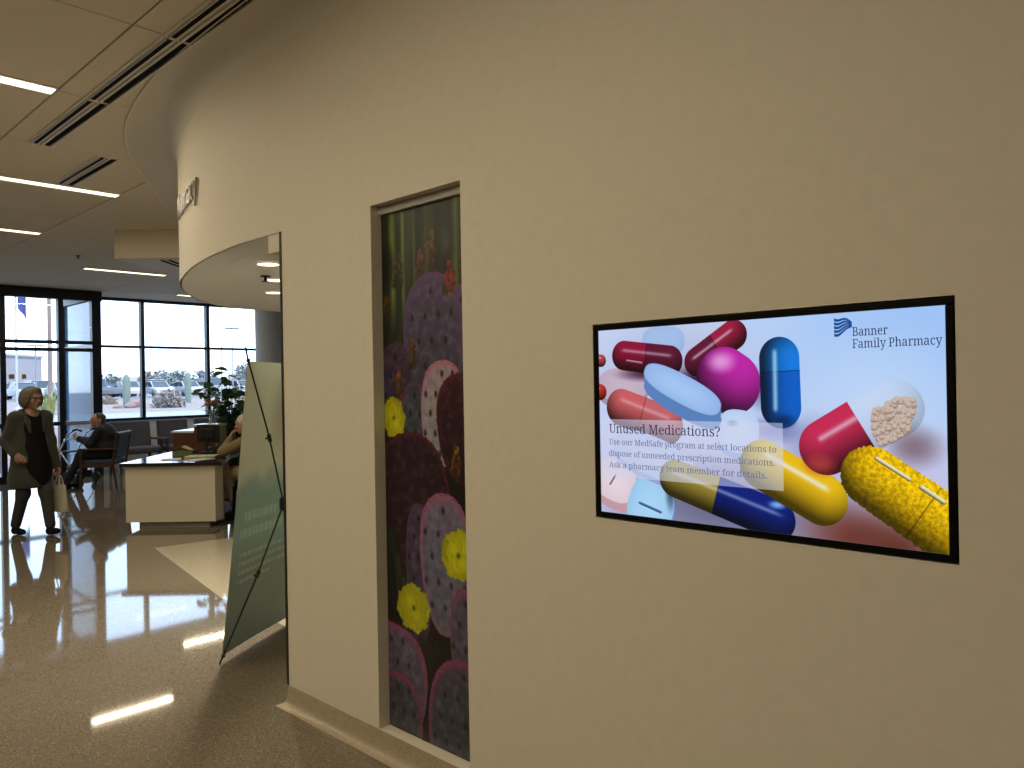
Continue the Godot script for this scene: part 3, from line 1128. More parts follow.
	for i in posts.size():
		var w: float = 0.10 if i == 3 else 0.055
		bx.call("post", posts[i] - w, posts[i] + w * 0.6, 0.0, 3.3, 15.54, 15.68, M.frame, dr)
		if i < 3:
			var a0: float = posts[i] + 0.033
			var a1: float = posts[i + 1] - (0.10 if i == 2 else 0.055)
			bx.call("transom_bar", a0, a1, 2.455, 2.515, 15.55, 15.67, M.frame, dr)
			bx.call("door_head", a0, a1, 2.32, 2.38, 15.55, 15.67, M.frame, dr)
			bx.call("push_bar", a0, a1, 0.97, 1.04, 15.50, 15.60, M.alu if i == 2 else M.frame, dr)
			bx.call("bottom_rail", a0, a1, 0.0, 0.12, 15.56, 15.66, M.frame, dr)
			bx.call("pane", a0, a1, 2.515, 3.27, 15.60, 15.607, M.glass, dr)
			bx.call("pane", a0, a1, 0.12, 2.32, 15.60, 15.607, M.glass, dr)
	# its right-hand side, going out through the window line
	bx.call("side_post", 5.05, 5.17, 0.0, 3.3, 17.32, 17.44, M.frame, dr)
	bx.call("side_beam", 5.06, 5.16, 3.30, 3.47, 15.68, 17.44, M.frame, dr)
	bx.call("side_rail", 5.07, 5.15, 2.40, 2.48, 15.68, 17.34, M.frame, dr)
	bx.call("side_rail", 5.07, 5.15, 0.90, 0.98, 15.68, 17.34, M.frame, dr)
	bx.call("side_pane", 5.105, 5.112, 2.48, 3.30, 15.66, 17.34, M.glass_blue, dr)
	bx.call("side_pane", 5.105, 5.112, 0.98, 2.40, 15.66, 17.34, M.glass_blue, dr)
	bx.call("side_pane", 5.105, 5.112, 0.05, 0.90, 15.66, 17.34, M.glass_blue, dr)
	bx.call("vestibule_roof", 2.2, 5.2, 3.47, 3.56, 15.54, 17.44, M.white_paint, dr)
	for a in [3.72, 3.90]:
		bx.call("door_pull", a - 0.035, a + 0.035, 1.82, 1.90, 15.46, 15.55, mat("brass", lin(0.45, 0.32, 0.16), 0.4, 0.7), dr)

	# round column
	var co := setting("column_1", "round white column rising behind the banner", "column")
	mb = MB.new()
	mb.lathe([Vector2(0.36, 0.0), Vector2(0.36, 0.12), Vector2(0.33, 0.13), Vector2(0.33, 3.46)], 32, Transform3D(Basis(), W(-4.05, 0, 13.2)))
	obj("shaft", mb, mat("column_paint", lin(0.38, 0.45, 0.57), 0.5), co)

# ---------------------------------------------------------------- fittings in the ceiling
func ceiling_fittings() -> void:
	var glow := mat("strip_light_glow", Color(1, 1, 1), 0.5)
	glow.emission_enabled = true
	glow.emission = Color(1.0, 0.935, 0.80)
	glow.emission_energy_multiplier = 3.0
	var strip_places := [
		[0.93, 5.33, "ending beside the row of air slots"], [2.17, 7.79, "beside the short air slot"], [2.17, 10.25, "level with the desk"], [4.63, 12.71, "close to the boxed bulkhead"],
		[-1.5, 5.33, ""], [-1.5, 10.25, ""], [-0.3, 7.79, ""], [-0.3, 12.71, ""], [-4.0, 7.79, ""], [-4.0, 12.71, ""], [7.09, 15.17, "by the windows behind the curved front"],
		[-0.3, 2.87, ""], [-0.3, 1.64, ""], [-1.53, 0.41, ""], [-2.76, 1.64, ""], [-4.0, 2.87, ""]]
	for s in strip_places:
		var lab: String = "recessed linear ceiling light " + s[2] if s[2] else "recessed linear ceiling light among the tiles of the wider lobby"
		var t := thing("strip_light", lab, "ceiling light", AB(s[0], CEIL, s[1]), 0.0, "linear ceiling lights")
		var mb := MB.new()
		mb.box(Vector3(0, -0.003, 0), Vector3(1.22, 0.012, 0.13), 0.002)
		obj("housing", mb, M.trim_white, t)
		mb = MB.new()
		mb.box(Vector3(0, -0.010, 0), Vector3(1.20, 0.006, 0.10), 0.002)
		obj("diffuser", mb, glow, t)
		var l := AreaLight3D.new()
		l.name = "strip_lamp"
		l.area_size = Vector2(1.20, 0.10)
		l.light_color = Color(1.0, 0.935, 0.80)
		l.light_energy = 2.05
		l.area_range = 40.0
		l.area_attenuation = 2.0
		l.shadow_enabled = true
		l.position = Vector3(0, -0.016, 0)
		l.rotation.x = -PI / 2
		t.add_child(l)
	# slot diffusers
	for s in [[1.785, 3.49, 1.21, "over the straight run of the cream wall"], [1.785, 4.715, 1.21, "between two others along the curved band"], [1.785, 5.945, 1.21, "ending the row at the band's bend"], [2.275, 7.12, 1.1, "set apart from the row beside a ceiling light"]]:
		var t := thing("slot_diffuser", "linear air diffuser with two black slots " + s[3], "air vent", AB(s[0], CEIL, s[1]), 0.0, "ceiling air slots")
		var mb := MB.new()
		mb.box(Vector3(0, -0.002, 0), Vector3(0.17, 0.010, s[2]), 0.002)
		obj("frame", mb, M.trim_white, t)
		for x in [-0.04, 0.04]:
			mb = MB.new()
			mb.box(Vector3(x, -0.006, 0), Vector3(0.032, 0.006, s[2] - 0.02))
			obj("slot", mb, M.black_matte, t)
		for x in [-0.062, 0.0, 0.062]:
			mb = MB.new()
			mb.box(Vector3(x, -0.011, 0), Vector3(0.008, 0.014, s[2] - 0.01), 0.002)
			obj("blade", mb, M.alu, t)
	# downlights
	var dg := mat("downlight_glow", Color(1, 1, 1), 0.5)
	dg.emission_enabled = true
	dg.emission = Color(1.0, 0.95, 0.84)
	dg.emission_energy_multiplier = 4.0
	for s in [[2.46, 2.36, 4.42, "over the folding banner stand"], [2.87, 2.36, 5.04, "in the middle of the entrance soffit"], [3.23, 2.36, 5.71, "deepest in the entrance soffit"], [4.8, CEIL, 9.9, "above the reception area"]]:
		var t := thing("downlight", "round recessed downlight " + s[3], "ceiling light", AB(s[0], s[1], s[2]), 0.0, "round downlights")
		var mb := MB.new()
		mb.lathe([Vector2(0.066, -0.004), Vector2(0.085, -0.006), Vector2(0.088, 0.0)], 24)
		obj("ring", mb, M.trim_white, t)
		mb = MB.new()
		mb.lathe([Vector2(0.0, -0.004), Vector2(0.07, -0.004)], 24)
		obj("lens", mb, dg, t)
		var l := SpotLight3D.new()
		l.name = "downlight_lamp"
		l.spot_angle = 62.0
		l.spot_angle_attenuation = 0.7
		l.spot_range = 20.0
		l.light_size = 0.06
		l.light_color = Color(1.0, 0.97, 0.91)
		l.light_energy = 2.6
		l.shadow_enabled = true
		l.position = Vector3(0, -0.08, 0)
		l.rotation.x = -PI / 2
		t.add_child(l)
	# sprinklers and detectors
	for s in [[2.71, 2.36, 4.91, "under the entrance soffit"], [4.07, CEIL, 10.9, "under the tiles by the bulkhead"], [3.6, CEIL, 11.6, "under the tiles nearer the entrance doors"]]:
		var t := thing("sprinkler", "small fire sprinkler head " + s[3], "sprinkler", AB(s[0], s[1], s[2]))
		var mb := MB.new()
		mb.lathe([Vector2(0.036, 0.0), Vector2(0.034, -0.006), Vector2(0.012, -0.008), Vector2(0.010, -0.034), Vector2(0.0, -0.034)], 16)
		obj("body", mb, M.bronze, t)
		mb = MB.new()
		mb.lathe([Vector2(0.0, -0.034), Vector2(0.026, -0.036), Vector2(0.026, -0.040), Vector2(0.0, -0.040)], 12)
		obj("deflector", mb, M.bronze, t)
	var sd := thing("smoke_detector", "round white smoke detector on the tiled ceiling", "smoke detector", AB(3.75, CEIL, 10.55))
	var q := MB.new()
	q.lathe([Vector2(0.062, 0.0), Vector2(0.062, -0.014), Vector2(0.05, -0.036), Vector2(0.0, -0.04)], 20)
	obj("body", q, M.trim_white, sd)
	q = MB.new()
	q.lathe([Vector2(0.07, 0.0), Vector2(0.07, -0.006), Vector2(0.06, -0.006)], 20)
	obj("mount", q, M.trim_white, sd)

# ---------------------------------------------------------------- on the wall
func words(parent: Node3D, text: String, font: Font, m: Material, x0: float, x1: float, y_base: float, size: float) -> void:
	# a line of print on the screen, in metres from the screen's upper left corner
	var tm := TextMesh.new()
	tm.text = text
	tm.font = font
	tm.font_size = 48
	tm.pixel_size = size / 48.0
	tm.depth = 0.0005
	tm.horizontal_alignment = HORIZONTAL_ALIGNMENT_LEFT
	tm.vertical_alignment = VERTICAL_ALIGNMENT_BOTTOM
	tm.curve_step = 1.0
	var ab := tm.get_aabb()
	var o := obj("line_of_text", tm, m, parent)
	var k := (x1 - x0) / ab.size.x
	o.scale = Vector3(k, 1.0, 1.0)
	# letters rest on y_base: font descent lies below it
	var desc := font.get_descent(48) * tm.pixel_size
	o.position = Vector3(x0 - ab.position.x * k, y_base - desc, 0.0012)

func wall_things() -> void:
	# television; local x runs to the viewer's right, z out of the wall
	var tv := thing("television", "wide black television showing coloured pills and pharmacy wording", "television", AB(2.0, 1.455, 1.0035), -PI / 2)
	var w := 1.046
	var h := 0.620
	var mb := MB.new()
	mb.box(Vector3(0, 0, -0.022), Vector3(w, h, 0.036), 0.003)
	obj("casing", mb, M.black, tv)
	var bz := 0.018
	mb = MB.new()
	for e in [[0.0, h / 2 - bz / 2, w, bz], [0.0, -h / 2 + bz / 2, w, bz], [-w / 2 + bz / 2, 0.0, bz, h - 2 * bz], [w / 2 - bz / 2, 0.0, bz, h - 2 * bz]]:
		mb.box(Vector3(e[0], e[1], -0.002), Vector3(e[2], e[3], 0.010), 0.002)
	obj("bezel", mb, M.bezel, tv)
	var sw := w - 2 * bz
	var sh := h - 2 * bz
	var glow := mat("screen_glow", Color(0.01, 0.01, 0.012), 0.25)
	glow.emission_enabled = true
	glow.emission = Color.BLACK
	glow.emission_texture = ImageTexture.create_from_image(screen_picture())
	glow.emission_energy_multiplier = 0.92
	mb = MB.new()
	mb.quad(Vector3(-sw / 2, sh / 2, -0.0035), Vector3(sw / 2, sh / 2, -0.0035), Vector3(sw / 2, -sh / 2, -0.0035), Vector3(-sw / 2, -sh / 2, -0.0035), Vector3.BACK, [Vector2(0, 0), Vector2(1, 0), Vector2(1, 1), Vector2(0, 1)])
	var scr := obj("screen", mb, glow, tv)
	var holder := scr
	var serif := SystemFont.new()
	serif.font_names = PackedStringArray(["Droid Serif"])
	var ink := mat("screen_print", lin(0.03, 0.035, 0.08), 0.9, 0.0, 0.0)
	var ink_soft := mat("screen_print_soft", lin(0.10, 0.11, 0.22), 0.9, 0.0, 0.0)
	var ink_blue := mat("screen_print_blue", lin(0.015, 0.03, 0.09), 0.9, 0.0, 0.0)
	for m in [[ink, Color(0.20, 0.20, 0.30)], [ink_soft, Color(0.42, 0.44, 0.58)], [ink_blue, Color(0.10, 0.16, 0.32)]]:
		m[0].emission_enabled = true
		m[0].emission = m[1]
		m[0].emission_energy_multiplier = 0.8
	var px := sw / 1024.0
	for t in [["Unused Medications?", 37, 432, 333, 0.040, ink], ["Use our MedSafe program at select locations to", 36, 601, 371, 0.0255, ink_soft], ["dispose of unneeded prescription medications.", 35, 596, 408, 0.0255, ink_soft], ["Ask a pharmacy team member for details.", 34, 573, 445, 0.0255, ink_soft], ["Banner", 809, 894, 62, 0.0315, ink_blue], ["Family Pharmacy", 809, 1016, 93, 0.0315, ink_blue]]:
		var at := Vector3(-sw / 2, sh / 2, -0.0042)
		words(holder, t[0], serif, t[5], at.x + t[1] * px, at.x + t[2] * px, at.y - t[3] * px, t[4])
	for c in holder.get_children():
		c.position.z = -0.0030
	var lamp := AreaLight3D.new()
	lamp.name = "screen_light"
	lamp.area_size = Vector2(sw, sh)
	lamp.light_color = Color(0.80, 0.86, 1.0)
	lamp.light_energy = 0.02
	lamp.area_range = 12.0
	lamp.area_attenuation = 2.0
	lamp.shadow_enabled = true
	lamp.position = Vector3(0, 0, 0.004)
	lamp.rotation.y = PI
	tv.add_child(lamp)

	# picture in its niche
	var pic := thing("wall_picture", "tall narrow print of purple prickly pears with yellow flowers set into the wall", "picture", AB(2.055, ART_B, (ART_L + ART_R) / 2), -PI / 2)
	var pw := ART_L - ART_R - 0.004
	var ph := ART_T - ART_B - 0.004
	mb = MB.new()
	mb.box(Vector3(0, ph / 2 + 0.002, -0.004), Vector3(pw, ph, 0.006))
	obj("backing", mb, M.black, pic)
	mb = MB.new()
	mb.quad(Vector3(-pw / 2, ph - 0.034, 0.0), Vector3(pw / 2, ph - 0.034, 0.0), Vector3(pw / 2, 0.002, 0.0), Vector3(-pw / 2, 0.002, 0.0), Vector3.BACK, [Vector2(0, 0.0155), Vector2(1, 0.0155), Vector2(1, 1), Vector2(0, 1)])
	var rail := MB.new()
	rail.box(Vector3(0, ph - 0.015, 0.008), Vector3(pw, 0.034, 0.018), 0.002)
	obj("top_rail", rail, mat("rail_grey", lin(0.40, 0.38, 0.34), 0.5), pic)
	var print_m := textured("cactus_print", cactus_picture(), 0.35)
	obj("print", mb, print_m, pic)

	# letters round the curve: laid out backwards from the last one
	var sign_t := thing("entrance_sign", "raised metal letters spelling Pharmacy round the curved wall", "sign", AB(2.07, 2.75, 4.5))
	var sans := SystemFont.new()
	sans.font_names = PackedStringArray(["Droid Sans"])
	var fine := curve_ab(head_line, 8)
	var lens := [0.0]
	for i in range(1, fine.size()):
		lens.append(lens[i - 1] + (fine[i] - fine[i - 1]).length())
	var s0 := 0.0
	for i in fine.size():
		if fine[i].y <= 4.60:
			s0 = lens[i]
	var word := "Pharmacy"
	var pos := s0
	for i in range(word.length() - 1, -1, -1):
		var tm := TextMesh.new()
		tm.text = word[i]
		tm.font = sans
		tm.font_size = 40
		tm.pixel_size = 0.20 / 40.0
		tm.depth = 0.014
		tm.curve_step = 1.5
		tm.horizontal_alignment = HORIZONTAL_ALIGNMENT_CENTER
		tm.vertical_alignment = VERTICAL_ALIGNMENT_BOTTOM
		var ab := tm.get_aabb()
		var mid := pos + ab.size.x / 2
		var q := 0
		while q < lens.size() - 2 and lens[q + 1] < mid:
			q += 1
		var p: Vector2 = fine[q].lerp(fine[q + 1], (mid - lens[q]) / maxf(lens[q + 1] - lens[q], 1e-6))
		var d: Vector2 = (fine[q + 1] - fine[q]).normalized()
		var nrm := Vector3(-d.y, 0, -d.x)               # outward from the curve: left of its run
		var o := obj("letter", tm, M.letter, sign_t)
		var world := AB(p.x, 2.762 - sans.get_descent(40) * tm.pixel_size, p.y) + nrm * 0.012
		o.position = world - sign_t.position
		o.rotation.y = atan2(nrm.x, nrm.z)
		pos += ab.size.x + 0.012

# ---------------------------------------------------------------- banner on its folding stand, seen from behind
func banner_stand() -> void:
	var foot_l := Vector2(2.04, 4.26)
	var along := Vector2(0.86, 0.51)
	var back := Vector2(0.51, -0.86)
	var t := thing("banner_stand", "teal and grey cloth banner on a folding black X stand seen from behind", "banner stand", AB(foot_l.x, 0, foot_l.y))
	var at := func(u: float, h: float, off := 0.0) -> Vector3:
		var q: Vector2 = along * u + back * (0.20 * h / 1.75 + off)
		return AB(q.x, h, q.y)
	var cloth := textured("banner_cloth", banner_picture(), 0.7)
	cloth.backlight_enabled = true
	cloth.backlight = Color(0.45, 0.5, 0.45)
	var wd := 0.78
	var rows := []
	var n_r := 14
	for i in n_r + 1:
		var row := []
		for k in 9:
			var u := wd * k / 8.0
			var h := lerpf(1.735, 0.05, float(i) / n_r)
			# the edges draw in a little between the corners
			var sag := 0.010 * sin(PI * i / n_r)
			row.append(at.call(lerpf(sag, wd - sag, k / 8.0), h, -0.006 - 0.01 * sin(PI * k / 8.0)))
		rows.append(row)
	var mb := MB.new()
	mb.sheet(rows, AB(back.x, 0, back.y))
	obj("cloth", mb, cloth, t)
	var hub: Vector3 = at.call(wd / 2, 0.865, 0.085)
	var poles := [[at.call(0.0, 1.74, 0.0), at.call(-0.02, 1.815, -0.012)], [at.call(wd, 1.74, 0.0), at.call(wd + 0.02, 1.81, -0.012)], [at.call(0.0, 0.05, 0.0), at.call(-0.015, 0.005, -0.01)], [at.call(wd, 0.05, 0.0), at.call(wd + 0.01, 0.005, -0.01)]]
	for p in poles:
		mb = MB.new()
		mb.tube([hub, hub.lerp(p[0], 0.5) + AB(back.x, 0, back.y) * 0.014, p[0], p[1]], 0.0055, 8)
		var pole := obj("pole", mb, M.black, t)
		mb = MB.new()
		mb.ball(p[0], Vector3(0.013, 0.013, 0.013), 8)
		obj("corner_hook", mb, M.black, pole)
		mb = MB.new()
		var c: Vector3 = hub.lerp(p[0], 0.48) + AB(back.x, 0, back.y) * 0.014
		var dir: Vector3 = (p[0] - hub).normalized()
		mb.tube([c - dir * 0.022, c + dir * 0.022], 0.012, 8)
		mb.tube([c, c + AB(-along.x, 0, -along.y) * 0.035], 0.007, 6)
		obj("joint", mb, M.black, pole)
	# prop leg
	mb = MB.new()
	mb.tube([hub, at.call(wd / 2 + 0.03, 0.01, 0.40)], 0.0055, 8)
	obj("prop_leg", mb, M.black, t)
	mb = MB.new()
	mb.box(hub, Vector3(0.045, 0.085, 0.045), 0.012)
	obj("hub", mb, M.black, t)

# ---------------------------------------------------------------- reception
func ground_poly(pts: Array, o: Vector3) -> PackedVector2Array:
	var poly := PackedVector2Array()
	for p in pts:
		var q := W(p[0], 0, p[1]) - o
		poly.append(Vector2(q.x, q.z))
	return poly

func reception() -> void:
	var o := W(-3.9, 0, 9.2)
	var panel := mat("desk_panel", lin(0.66, 0.60, 0.46), 0.5)
	var stone := textured("black_counter", grain(lin(0.014, 0.013, 0.013), 0.35, 128, 12, 0.3), 0.10, 0.3)
	var desk := thing("reception_desk", "cream reception desk with a glossy black top", "desk", o)
	var mb := MB.new()
	mb.prism(ground_poly([[-4.47, 8.72], [-3.31, 8.72], [-3.36, 9.0], [-3.50, 9.47], [-3.54, 10.42], [-4.58, 10.42]], o), 0.715, 0.755)
	obj("worktop", mb, stone, desk)
	mb = MB.new()
	mb.prism(ground_poly([[-4.43, 8.775], [-3.41, 8.775], [-3.41, 8.80], [-4.43, 8.80]], o), 0.075, 0.715)
	obj("front_panel", mb, panel, desk)
	mb = MB.new()
	mb.prism(ground_poly([[-3.408, 8.775], [-3.385, 8.96], [-3.41, 8.965], [-3.43, 8.80]], o), 0.075, 0.715)
	obj("corner_panel", mb, panel, desk)
	mb = MB.new()
	mb.prism(ground_poly([[-4.43, 8.802], [-4.40, 8.802], [-4.50, 10.38], [-4.53, 10.38]], o), 0.075, 0.715)
	obj("side_panel", mb, panel, desk)
	mb = MB.new()
	mb.prism(ground_poly([[-3.56, 8.95], [-3.53, 8.95], [-3.56, 9.30], [-3.59, 9.30]], o), 0.0, 0.715)
	obj("leg_panel", mb, M.black_matte, desk)
	mb = MB.new()
	mb.prism(ground_poly([[-4.31, 8.84], [-3.50, 8.84], [-3.55, 10.3], [-4.42, 10.3]], o), 0.0, 0.077)
	obj("plinth", mb, mat("plinth_grey", lin(0.30, 0.28, 0.23), 0.4), desk)
	var top := 0.7553

	# on the desk
	var tb := thing("tissue_box", "green and tan carton of papers on the black desk top", "box", W(-4.13, top, 9.66), turn_to(0.2, -1))
	mb = MB.new()
	for e in [[0, 0.11, 0.24, 0.004], [0, -0.11, 0.24, 0.004]]:
		mb.box(Vector3(e[0], 0.032, e[1]), Vector3(e[2], 0.064, e[3]), 0.001)
	for e in [-0.118, 0.118]:
		mb.box(Vector3(e, 0.032, 0), Vector3(0.004, 0.064, 0.22), 0.001)
	mb.box(Vector3(0, 0.003, 0), Vector3(0.24, 0.005, 0.22))
	obj("carton", mb, mat("green_card", lin(0.16, 0.20, 0.07), 0.7), tb)
	for i in 3:
		mb = MB.new()
		mb.sheet([[Vector3(-0.10 + i * 0.02, 0.06, -0.08), Vector3(0.0, 0.10 + i * 0.012, -0.06), Vector3(0.10, 0.065, -0.08)], [Vector3(-0.10 + i * 0.02, 0.064, 0.02 + i * 0.03), Vector3(-0.02, 0.13 - i * 0.01, 0.02 + i * 0.03), Vector3(0.09, 0.07, 0.02 + i * 0.03)]], Vector3.UP)
		obj("paper", mb, mat("tan_paper", lin(0.50, 0.42, 0.26), 0.8), tb)
	var paper := mat("paper", lin(0.68, 0.66, 0.60), 0.7)
	for p in [[-3.70, 9.02, 0.30, 0.21, 0.15, "white paper sheets near the desk edge"], [-4.06, 9.12, 0.21, 0.29, -0.5, "loose white sheet beside the carton"]]:
		var t := thing("paper_sheets", p[5], "paper", W(p[0], top, p[1]), p[4])
		for i in 2:
			mb = MB.new()
			mb.box(Vector3(0.008 * i, 0.0015 + 0.002 * i, 0.006 * i), Vector3(p[2], 0.0016, p[3]), 0.0, Basis(Vector3.UP, 0.06 * i))
			obj("sheet", mb, paper, t)
	var nb := thing("notebook", "open pale notebook with a yellow note on the desk", "notebook", W(-3.79, top, 9.38), turn_to(0.1, -1))
	mb = MB.new()
	mb.box(Vector3(0, 0.010, 0), Vector3(0.36, 0.020, 0.25), 0.003)
	obj("pages", mb, mat("note_pages", lin(0.62, 0.58, 0.42), 0.7), nb)
	mb = MB.new()
	mb.box(Vector3(-0.09, 0.0215, 0.02), Vector3(0.10, 0.003, 0.08))
	obj("sticky_note", mb, mat("sticky_yellow", lin(0.62, 0.60, 0.10), 0.7), nb)
	var ph := thing("desk_phone", "black desk telephone with its handset", "telephone", W(-3.74, top, 9.72), turn_to(0.9, 0.3))
	mb = MB.new()
	mb.box(Vector3(0, 0.054, 0), Vector3(0.20, 0.03, 0.19), 0.006, Basis(Vector3.RIGHT, 0.35))
	mb.box(Vector3(0, 0.02, -0.05), Vector3(0.18, 0.04, 0.08), 0.004)
	obj("base", mb, M.black, ph)
	mb = MB.new()
	mb.tube([Vector3(-0.07, 0.075, -0.09), Vector3(-0.07, 0.10, -0.05), Vector3(-0.07, 0.085, 0.04), Vector3(-0.07, 0.05, 0.09)], [0.026, 0.018, 0.018, 0.026], 10)
	obj("handset", mb, M.black, ph)
	mb = MB.new()
	mb.box(Vector3(0.04, 0.083, -0.03), Vector3(0.09, 0.004, 0.05), 0.0, Basis(Vector3.RIGHT, 0.35))
	obj("display", mb, mat("phone_display", lin(0.2, 0.22, 0.2), 0.3), ph)
	var cup := thing("paper_cup", "white paper cup behind the telephone", "cup", W(-3.70, top, 9.98))
	mb = MB.new()
	mb.lathe([Vector2(0.030, 0.0), Vector2(0.042, 0.105), Vector2(0.044, 0.108), Vector2(0.040, 0.108), Vector2(0.028, 0.006), Vector2(0.0, 0.006)], 20)
	obj("wall", mb, mat("cup_white", lin(0.62, 0.60, 0.56), 0.6), cup)
	mb = MB.new()
	mb.lathe([Vector2(0.0, 0.09), Vector2(0.038, 0.09)], 16)
	obj("drink", mb, mat("drink", lin(0.08, 0.05, 0.03), 0.2), cup)
	var mo := thing("computer_monitor", "black computer monitor seen from behind on the desk", "monitor", W(-4.02, top, 10.15), turn_to(0.35, 1))
	mb = MB.new()
	mb.box(Vector3(0, 0.24, 0), Vector3(0.36, 0.24, 0.03), 0.008)
	mb.box(Vector3(0, 0.24, -0.025), Vector3(0.22, 0.14, 0.03), 0.012)
	obj("housing", mb, M.black, mo)
	mb = MB.new()
	mb.box(Vector3(0, 0.08, -0.03), Vector3(0.05, 0.16, 0.02), 0.004)
	mb.box(Vector3(0, 0.006, -0.01), Vector3(0.20, 0.012, 0.15), 0.004)
	obj("stand", mb, M.black, mo)

	# counters behind the desk
	var wood := textured("red_brown_wood", grain(lin(0.10, 0.030, 0.016), 0.35, 128, 14, 0.05, Vector2(0.25, 2.0)), 0.4, 0.6)
	var white_top := mat("white_top", lin(0.68, 0.70, 0.74), 0.25)
	for c in [[-4.98, -4.58, 11.2, 12.0, 0.98, "red brown counter with a white top behind the desk"], [-4.48, -4.14, 10.74, 11.14, 1.09, "narrow red brown counter carrying the flower vase"]]:
		var oc := W((c[0] + c[1]) / 2, 0, (c[2] + c[3]) / 2)
		var t := thing("counter", c[5], "counter", oc)
		mb = MB.new()
		mb.prism(ground_poly([[c[0] + 0.02, c[2] + 0.02], [c[1] - 0.02, c[2] + 0.02], [c[1] - 0.02, c[3] - 0.02], [c[0] + 0.02, c[3] - 0.02]], oc), 0.0, c[4] - 0.03)
		obj("body", mb, wood, t)
		mb = MB.new()
		mb.prism(ground_poly([[c[0], c[2]], [c[1], c[2]], [c[1], c[3]], [c[0], c[3]]], oc), c[4] - 0.03, c[4])
		obj("top", mb, white_top, t)
		mb = MB.new()
		mb.prism(ground_poly([[c[1] - 0.019, c[2] + 0.015], [c[1] - 0.002, c[2] + 0.015], [c[1] - 0.002, c[3] - 0.02], [c[1] - 0.019, c[3] - 0.02]], oc), 0.0, c[4] - 0.03)
		obj("end_panel", mb, mat("tan_edge", lin(0.42, 0.27, 0.16), 0.5), t)

	# vase of flowers
	var va := thing("flower_vase", "glass vase of coral pink flowers on the narrow counter", "vase", W(-4.26, 1.0905, 10.9))
	mb = MB.new()
	mb.lathe([Vector2(0.0, 0.0), Vector2(0.045, 0.0), Vector2(0.042, 0.05), Vector2(0.034, 0.10), Vector2(0.052, 0.17), Vector2(0.048, 0.17), Vector2(0.030, 0.10), Vector2(0.038, 0.05), Vector2(0.04, 0.006), Vector2(0.0, 0.006)], 20)
	var vg := mat("vase_glass", Color(0.6, 0.72, 0.74, 0.35), 0.05)
	vg.transparency = BaseMaterial3D.TRANSPARENCY_ALPHA
	obj("vase", mb, vg, va)
	var rng := RandomNumberGenerator.new()
	rng.seed = 17
	var stem_m := mat("stem_green", lin(0.05, 0.11, 0.03), 0.6)
	var coral := mat("coral_petal", lin(0.62, 0.14, 0.09), 0.6)
	var leaf_m := mat("bouquet_leaf", lin(0.03, 0.075, 0.02), 0.5)
	for i in 9:
		var an := TAU * i / 9.0
		var r := 0.05 + 0.07 * rng.randf()
		var tip := Vector3(cos(an) * r, 0.27 + 0.07 * rng.randf(), sin(an) * r)
		mb = MB.new()
		mb.tube([Vector3(cos(an) * 0.01, 0.02, sin(an) * 0.01), Vector3(cos(an) * 0.03, 0.16, sin(an) * 0.03), tip], 0.003, 5)
		var stem := obj("flower_stem", mb, stem_m, va)
		mb = MB.new()
		for k in 7:
			var pa := TAU * k / 7.0
			mb.ball(tip + Vector3(cos(pa) * 0.022, 0.004, sin(pa) * 0.022), Vector3(0.020, 0.007, 0.013), 6, Basis(Vector3.UP, -pa) * Basis(Vector3.BACK, 0.35))
		mb.ball(tip + Vector3(0, 0.010, 0), Vector3(0.016, 0.014, 0.016), 6)
		obj("flower_head", mb, coral, stem)
	for i in 10:
		var an := TAU * i / 10.0 + 0.3
		mb = MB.new()
		leaf_shape(mb, Vector3(cos(an) * 0.03, 0.17, sin(an) * 0.03), Vector3(cos(an), 0.35, sin(an)).normalized(), 0.13, 0.045)
		obj("leaf", mb, leaf_m, va)

	# big leafy plant
	var pl := thing("potted_plant", "large dark green leafy plant in a pot behind the reception desk", "plant", W(-4.20, 0, 11.55))
	mb = MB.new()
	mb.lathe([Vector2(0.0, 0.0), Vector2(0.15, 0.0), Vector2(0.20, 0.36), Vector2(0.21, 0.38), Vector2(0.185, 0.38), Vector2(0.18, 0.34), Vector2(0.0, 0.34)], 24)
	obj("pot", mb, mat("plant_pot", lin(0.07, 0.06, 0.055), 0.6), pl)
	mb = MB.new()
	mb.lathe([Vector2(0.0, 0.345), Vector2(0.18, 0.345)], 16)
	obj("soil", mb, mat("soil", lin(0.03, 0.02, 0.013), 0.95), pl)
	var plant_leaf := mat("plant_leaf", lin(0.022, 0.05, 0.018), 0.38)
	plant_leaf.backlight_enabled = true
	plant_leaf.backlight = Color(0.18, 0.30, 0.10)
	var plant_leaf2 := mat("plant_leaf_lighter", lin(0.035, 0.075, 0.024), 0.38)
	plant_leaf2.backlight_enabled = true
	plant_leaf2.backlight = Color(0.22, 0.36, 0.12)
	mb = MB.new()
	leaf_shape(mb, Vector3.ZERO, Vector3(0, 0, 1), 0.19, 0.13)
	var leaf_mesh := mb.mesh()
	var stalk := mat("plant_stalk", lin(0.05, 0.055, 0.02), 0.6)
	rng.seed = 23
